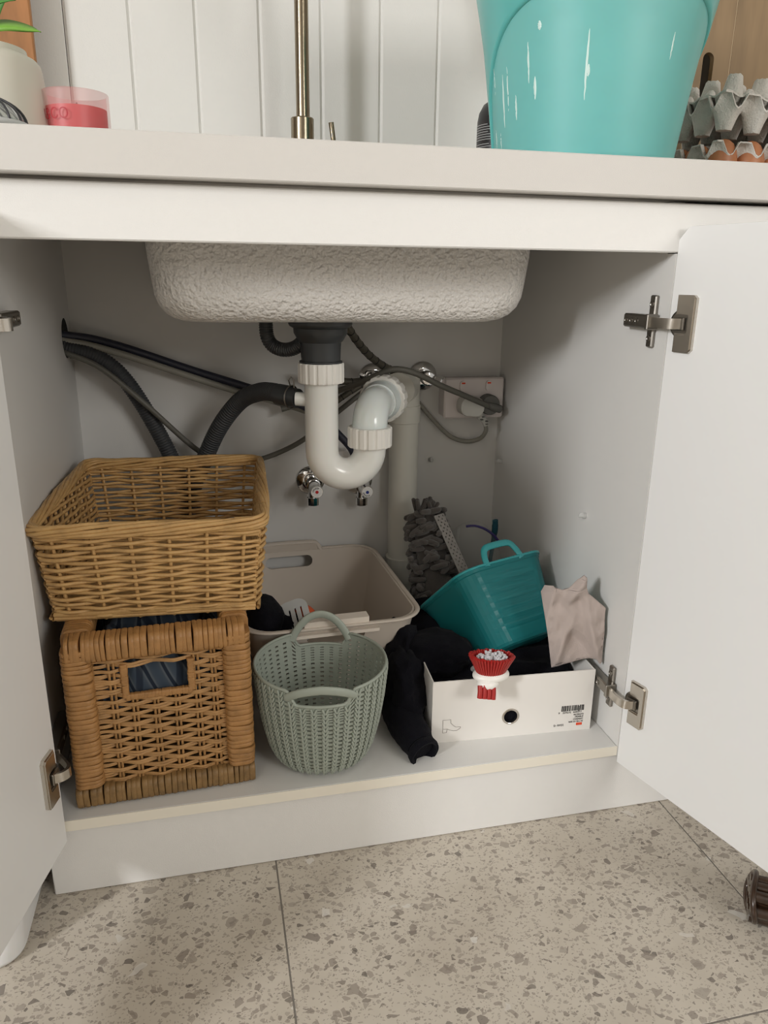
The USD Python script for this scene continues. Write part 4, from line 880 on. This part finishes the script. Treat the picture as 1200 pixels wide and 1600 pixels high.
# big teal flexible tub: round foot, squarer mouth, panel line moulded into the side
tt = thing('teal_tub', 'large pale teal flexible plastic tub standing on the worktop', 'tub', (.722, .158, ZT))
Ct = A(.722, .158, 0); nth, HT = 220, .30
def tub_arch(a):
    d = abs(angd(a, math.radians(-100))); return max(.012, .605*math.sqrt(max(0, 1-(d/1.75)**3)) if d < 1.75 else 0)
def tub_pt(a, t, off=0):
    R0 = .1125+.038*t+.010*max(0, t-.5)-(.004*(1-t/.03) if t < .03 else 0)
    sq = 1/max(abs(math.cos(a)), abs(math.sin(a))); k = 1+(min(sq, 1.16)-1)*.55*t*t
    return Ct+A(math.cos(a), math.sin(a), 0)*(R0*k+off)+A(0, 0, ZT+.001+HT*t)
def tub_patch(lo_, hi_, off, n, lip):
    P_ = np.zeros((nth+1, n, 3)); Q_ = P_.copy()
    for i in range(nth+1):
        a = i/nth*2*math.pi
        for j, t in enumerate(np.linspace(lo_(a), hi_(a), n)):
            o_ = off-(lip*.0014 if j == 0 else 0); P_[i, j] = tub_pt(a, t, o_); Q_[i, j] = tub_pt(a, t, -.0035)
    return P_, Q_
P1, Q1 = tub_patch(lambda a: 0, lambda a: tub_arch(a)+.004, 0, 40, 0); P2, Q2 = tub_patch(tub_arch, lambda a: 1, .0034, 40, 1)
part(tt, 'wall', grid_shell(P1, Q1, np.ones((nth, 39), bool)), 'teal_tub', smooth=60)
part(tt, 'upper_band', grid_shell(P2, Q2, np.ones((nth, 39), bool)), 'teal_tub_gloss', smooth=60, label='smoother deeper teal band above the moulded panel line')
for a_, t0, t1, w_ in ((-183, .30, .40, .0012), (-172, .16, .36, .0018), (-167, .22, .38, .0014), (-160, .18, .27, .0016), (-150, .30, .44, .0014), (-146, .24, .32, .0020), (-143, .47, .50, .0026), (-118, .22, .46, .0014), (-117, .30, .34, .0019), (-72, .37, .46, .0012), (-186, .10, .17, .0014), (-178, .09, .15, .0012)):
    a_ = math.radians(a_); T_ = np.linspace(t0, t1, 12); P_ = []
    for q in T_:
        P_.append(tub_pt(a_, q)+A(rnd.uniform(-.0004, .0004), 0, 0))
    part(tt, 'drip_mark', tube(P_, w_*np.sin(np.linspace(.25, 2.9, 12)), 8, flat=((math.cos(a_), math.sin(a_), 0), .25)), 'drip_white', smooth=60)
part(tt, 'base', lathe([(.108, ZT+.0005), (.109, ZT+.004), (.001, ZT+.004)], (Ct[0], Ct[1], 0), 60), 'teal_tub')
part(tt, 'rim', tube(P2[:-1, -1], .006, 10, closed=True), 'teal_tub', smooth=60)
for s in (-1, 1):
    hp = Ct+A(s*.165, 0, ZT+HT); part(tt, 'handle', tube(catmull([hp+A(0, -.06, 0), hp+A(s*.008, -.05, .04), hp+A(s*.01, 0, .055), hp+A(s*.008, .05, .04), hp+A(0, .06, 0)], 6), .009, 12), 'teal_tub', smooth=60)

bo_ = thing('pump_bottle', 'black bottle with small white print half hidden behind the teal tub', 'bottle', (.662, .31, ZT))
bc = A(.662, .312, 0)
part(bo_, 'body', lathe([(.030, ZT), (.033, ZT+.003), (.033, ZT+.088), (.031, ZT+.100), (.025, ZT+.111), (.015, ZT+.118), (.013, ZT+.120), (.013, ZT+.128)], bc, 40), 'bottle_black', smooth=40)
part(bo_, 'cap', [lathe([(.0145, ZT+.126), (.0145, ZT+.145), (.006, ZT+.146), (.006, ZT+.165), (.012, ZT+.166), (.012, ZT+.175), (.004, ZT+.176)], bc, 28), tube([bc+A(0, 0, ZT+.171), bc+A(.03, -.01, ZT+.170), bc+A(.036, -.012, ZT+.163)], .004, 10)], 'bottle_black', smooth=40)
lb = []
for blk, (z0, nl) in enumerate(((ZT+.060, 7), (ZT+.034, 5))):
    for k in range(nl):
        zz = z0+.022-k*.0033; a0, a1 = math.radians(-205), math.radians(-205+rnd.uniform(62, 84)); a = np.linspace(a0, a1, 12)
        lb.append(loft([[bc+A(math.cos(q), math.sin(q), 0)*rr+A(0, 0, zz+dz) for rr, dz in ((.0330, -.0006), (.0332, -.0006), (.0332, .0006), (.0330, .0006))] for q in a]))
part(bo_, 'label_print', lb, 'label_white', smooth=False)

# candle
ca = thing('candle', 'red wax candle in a frosted pink glass on the worktop', 'candle', (.101, .118, ZT)); cc = A(.0985, .118, 0)
part(ca, 'glass', lathe([(.0335, ZT+.0005), (.0345, ZT+.003), (.0345, ZT+.0535), (.0338, ZT+.0545), (.0318, ZT+.0535), (.0318, ZT+.004), (.001, ZT+.004)], cc, 56), 'candle_glass', smooth=40)
part(ca, 'wax', lathe([(.0312, ZT+.0045), (.0314, ZT+.039), (.001, ZT+.0385)], cc, 48), 'wax_red', smooth=40)
part(ca, 'wick', tube([cc+A(0, 0, ZT+.038), cc+A(.001, 0, ZT+.046)], .0008, 6), 'print_black')
v, f = arr(meshkit.text_mesh('N&CO', .0105, .0002)); ang = np.radians(-90-75)+v[:, 0]/.0345; v = np.column_stack([cc[0]+np.cos(ang)*(.03455+v[:, 2]), cc[1]+np.sin(ang)*(.03455+v[:, 2]), ZT+.0245+v[:, 1]]); part(ca, 'lettering', (v, f), 'candle_print', smooth=False)

# pot plant, glass lid, wooden board
pp = thing('plant_pot', 'cream ceramic pot with green leaves at the left worktop end', 'plant', (.012, .118, ZT)); pc = A(.0105, .118, 0)
part(pp, 'pot', lathe([(.060, ZT+.0005), (.063, ZT+.003), (.0568, ZT+.073), (.0558, ZT+.078), (.052, ZT+.0825), (.0455, ZT+.0855), (.0440, ZT+.0865), (.0432, ZT+.0915), (.0405, ZT+.092), (.0400, ZT+.083), (.001, ZT+.081)], pc, 60), 'pot_cream', smooth=40)
part(pp, 'soil', lathe([(.0395, ZT+.083), (.03, ZT+.0845), (.001, ZT+.085)], pc, 30), 'soil')
def leaf(P, w, m, up=(0, 0, 1)):
    C = catmull(P, 8); k = len(C); s = np.linspace(0, 1, k); wd = w*np.sin(np.pi*np.clip(s*.93+.07, 0, 1))**.8*(1-s**4); Tn = np.gradient(C, axis=0); L = []
    for i in range(k):
        sd = unit(np.cross(Tn[i], A(*up))); nn = unit(np.cross(sd, Tn[i])); L.append([C[i]-sd*wd[i]+nn*.15*wd[i], C[i]-nn*.0006, C[i]+sd*wd[i]+nn*.15*wd[i], C[i]+nn*.0008])
    part(pp, 'leaf', loft(L), m, smooth=60)
z0 = ZT+.082
leaf([pc+A(0, -.01, z0), pc+A(.010, -.022, z0+.018), pc+A(.030, -.03, z0+.0235), pc+A(.056, -.034, z0+.0215), pc+A(.066, -.035, z0+.020)], .0100, 'leaf', (0, -.75, .65))
leaf([pc+A(-.004, -.012, z0), pc+A(.0, -.03, z0+.032), pc+A(.022, -.04, z0+.0395), pc+A(.047, -.044, z0+.044)], .0095, 'leaf_dark', (0, -.75, .65))
leaf([pc+A(-.002, -.014, z0), pc+A(-.001, -.022, z0+.02), pc+A(-.002, -.026, z0+.05), pc+A(-.012, -.03, z0+.08)], .006, 'leaf')
for a in (140, 200, 255, 300, 40):
    e = A(math.cos(math.radians(a)), math.sin(math.radians(a)), 0); leaf([pc+e*.008+A(0, 0, z0), pc+e*.025+A(0, 0, z0+.05), pc+e*.055+A(0, 0, z0+.085), pc+e*.095+A(0, 0, z0+.085)], .009, rnd.choice(('leaf', 'leaf_dark')))
gl = thing('glass_lid', 'clear glass dome lid with dark rim lying before the cream pot', 'lid', (.029, .018, ZT)); gc = A(.0295, .0185, ZT)
dome_ = [(.0345*math.cos(a), .004+.0235*math.sin(a)) for a in np.linspace(0, 1.5, 12)]
part(gl, 'dome', lathe(dome_+[(r_-.002 if r_ > .003 else .0005, h_-.002) for r_, h_ in dome_[::-1]], gc, 40), 'glass_clear', smooth=60)
part(gl, 'rim', tube([gc+A(math.cos(a)*.035, math.sin(a)*.035, .0035) for a in np.linspace(0, 2*math.pi, 48, endpoint=False)], .003, 8, closed=True), 'slot_grey', smooth=60)
part(gl, 'rib', [tube([gc+A(math.cos(a)*.0355*math.cos(e), math.sin(a)*.0355*math.cos(e), .004+.0242*math.sin(e)) for e in np.linspace(.05, 1.25, 8)], .0012, 6) for a in np.linspace(0, 2*math.pi, 17)[:-1]], 'rim_dark', smooth=60)
wd = thing('wooden_board', 'dark-grained wooden board leaning upright behind the cream pot', 'board', (-.15, .55, ZT))
part(wd, 'board_panel', box(-.30, -.0085, .545, .560, ZT+.0005, 1.36, .002), 'board_wood')
v, f = extrude(sg.Polygon([(-.12, ZT+.17), (-.0095, ZT+.055), (-.0095, ZT+.066), (-.12, ZT+.183)]), .004); part(wd, 'inlay_strip', (np.column_stack([v[:, 0], .5452-v[:, 2], v[:, 1]]), f[:, ::-1]), 'board_dark', smooth=20)

# egg trays and eggs
def tray_mesh(nu, nv, pitch=.0475, up=.030, down=.022, res=10, seed=0, th=.0024, edge=0.):
    U, V = nu*res+1, nv*res+1; u, v = np.meshgrid(np.arange(U)/res, np.arange(V)/res, indexing='ij'); a, b = np.cos(2*np.pi*u), np.cos(2*np.pi*v)
    s = (a+b)/4+.5; h = np.clip((s-.5)*2.9, -.82, .86); dm_ = np.minimum(np.minimum(u, nu-u), np.minimum(v, nv-v)); w_ = np.clip(dm_/.4, 0, 1); z = np.where(h > 0, h*up*(edge+(1-edge)*w_*w_), h*down)
    p = np.stack([u*pitch, v*pitch, z+.0014*(meshkit.fbm(np.stack([u*3, v*3, u*0+seed], -1), 3, seed)-.5)], -1); return grid_shell(p, p-A(0, 0, th), np.ones((U-1, V-1), bool))
def put(m, o, ang, tx=0, ty=0):
    R = trimesh.transformations.euler_matrix(math.radians(tx), math.radians(ty), math.radians(ang))[:3, :3]; v, f = arr(m); return v@R.T+np.asarray(o), f
PIT = .0475; T0 = A(.938, .182, ZT+.0405); AN0 = 2.0
solo('egg_tray', put(tray_mesh(5, 4, up=.030, down=.045, seed=1, edge=.7), T0, AN0), 'pulp_grey', 'grey pulp egg tray holding brown eggs, flat on the worktop', 'egg tray', smooth=50)
solo('egg_tray', put(tray_mesh(5, 4, up=.036, down=.030, seed=2, edge=.6), T0+A(.000, -.004, .0615), AN0, 0, 2.5), 'pulp_grey', 'grey pulp egg tray, the lower of the empty pair atop the eggs', 'egg tray', smooth=50)
solo('egg_tray', put(tray_mesh(5, 4, up=.044, down=.026, seed=3, edge=.1), T0+A(.006, .003, .0785), AN0+1.5, 1, 3.5), 'pulp_grey', 'topmost grey pulp egg tray, empty with peaks showing', 'egg tray', smooth=50)
eg = np.array([(r_, h_) for r_, h_ in [(.0005, 0), (.008, .0015), (.014, .005), (.0188, .0115), (.0212, .0195), (.0216, .026), (.0203, .035), (.0172, .044), (.012, .0515), (.006, .0555), (.0005, .0568)]])
names = {(0, 0): 'brown egg in the front left cup of the bottom tray', (1, 0): 'brown egg second from the left in the front row', (2, 0): 'tan egg third from the left in the front row', (3, 0): 'tan egg fourth from the left in the front row', (0, 1): 'dark brown egg in the left column second from the front', (0, 2): 'dark brown egg in the left column third from the front', (1, 1): 'brown egg in the second row behind the front pair', (2, 1): 'tan egg in the second row near the tray middle'}
Ra = np.array([[math.cos(math.radians(AN0)), -math.sin(math.radians(AN0)), 0], [math.sin(math.radians(AN0)), math.cos(math.radians(AN0)), 0], [0, 0, 1]])
for (i, j), lab in names.items():
    p = T0+Ra@A((i+.5)*PIT, (j+.5)*PIT, -.0365); prof_ = [(r_*1.06, h_*1.06) for r_, h_ in eg]
    solo('egg', lathe(prof_, p, 32, unit(A(rnd.uniform(-.08, .08), rnd.uniform(-.08, .08), 1))), 'egg_tan' if 'tan' in lab else 'egg_brown', lab, 'egg', smooth=60, group='brown eggs in the bottom tray')

# plywood crate standing on its side against the boards
cr_ = thing('plywood_crate', 'plywood crate with a hand slot standing behind the egg trays', 'crate', (1.2, .55, ZT))
sl = sg.LineString([(1.1225, 1.075), (1.1225, 1.150)]).buffer(.0110)
e0 = sg.box(1.0975, ZT+.0005, 1.166, 1.42).difference(sl)
v, f = extrude(e0, .011); part(cr_, 'end_panel', (np.column_stack([v[:, 0], .515-v[:, 2], v[:, 1]]), f[:, ::-1]), 'ply', smooth=20)
part(cr_, 'edge_strip', box(1.0945, 1.0975, .504, .515, ZT+.0005, 1.42, .0004), 'ply_edge')
part(cr_, 'base_panel', box(1.168, 1.52, .506, .517, ZT+.0005, 1.42, .001), 'ply')
part(cr_, 'joint_strip', box(1.166, 1.168, .505, .516, ZT+.0005, 1.42, .0003), 'ply_edge')
part(cr_, 'side_panel', box(1.0975, 1.109, .5155, .595, ZT+.0005, 1.42), 'ply'); part(cr_, 'side_panel', box(1.508, 1.52, .5175, .595, ZT+.0005, 1.42), 'ply')

# ================================================================== FLOOR LEVEL: white bin behind the left door, dark cane stool foot behind the right door
Lb = lambda s, z: np.column_stack([rrect(.30-s, .40-s, .03, 8)+[-.1755, .104], np.full(32, z)])
wbn = thing('white_bin', 'white plastic bin standing on the floor behind the left door', 'bin', (-.18, .1, 0))
part(wbn, 'bin_body', loft([Lb(.016, .0006), Lb(.007, .003), Lb(.001, .010), Lb(0, .03), Lb(.004, .5)]), 'bin_white', smooth=40)
part(wbn, 'bin_rim', tube(np.column_stack([rrect(.296, .396, .028, 8)+[-.1755, .104], np.full(32, .5)]), .003, 8, closed=True), 'bin_white', smooth=60)
cs = thing('cane_stool', 'dark glossy bundled-cane stool foot on the floor behind the right door', 'stool', (.92, -.19, 0))
cb_, cdir = A(.8585, -.2060, .0295), unit(A(.62, -.42, .0)); cperp = A(-cdir[1], cdir[0], 0)
def rot_s(s, u, z): return cb_+cdir*s+cperp*u+A(0, 0, z)
for k, (u, z) in enumerate([(-.020, -.016), (-.008, -.0175), (.006, -.017), (.018, -.014), (-.024, -.004), (-.013, .003), (0, .002), (.013, .001), (.023, 0), (-.018, .013), (-.004, .015), (.010, .014)]):
    part(cs, 'cane', tube([rot_s(-.004, u, z), rot_s(.1, u*1.03, z+.001), rot_s(.3, u, z)], [.0074, .0078, .0074], 10), 'cane_dark', smooth=60)
part(cs, 'binding', [tube(catmull([rot_s(s+.003*math.sin(a*2), .033*math.cos(a), -.002+.0255*math.sin(a)) for a in np.linspace(0, 2*math.pi, 16, endpoint=False)], 3, True), 0.0036, 8, closed=True) for s in (.0,)], 'cane_dark', smooth=60)
for k, s in enumerate((.26, .30)):
    part(cs, 'leg', tube([rot_s(s, 0, .02), rot_s(s, 0, .44)], .011, 12), 'cane_dark', smooth=60)
part(cs, 'seat', lathe([(.02, .43), (.16, .432), (.165, .44), (.16, .452), (.001, .456)], rot_s(.28, 0, -.028), 40), 'cane_dark', smooth=50)
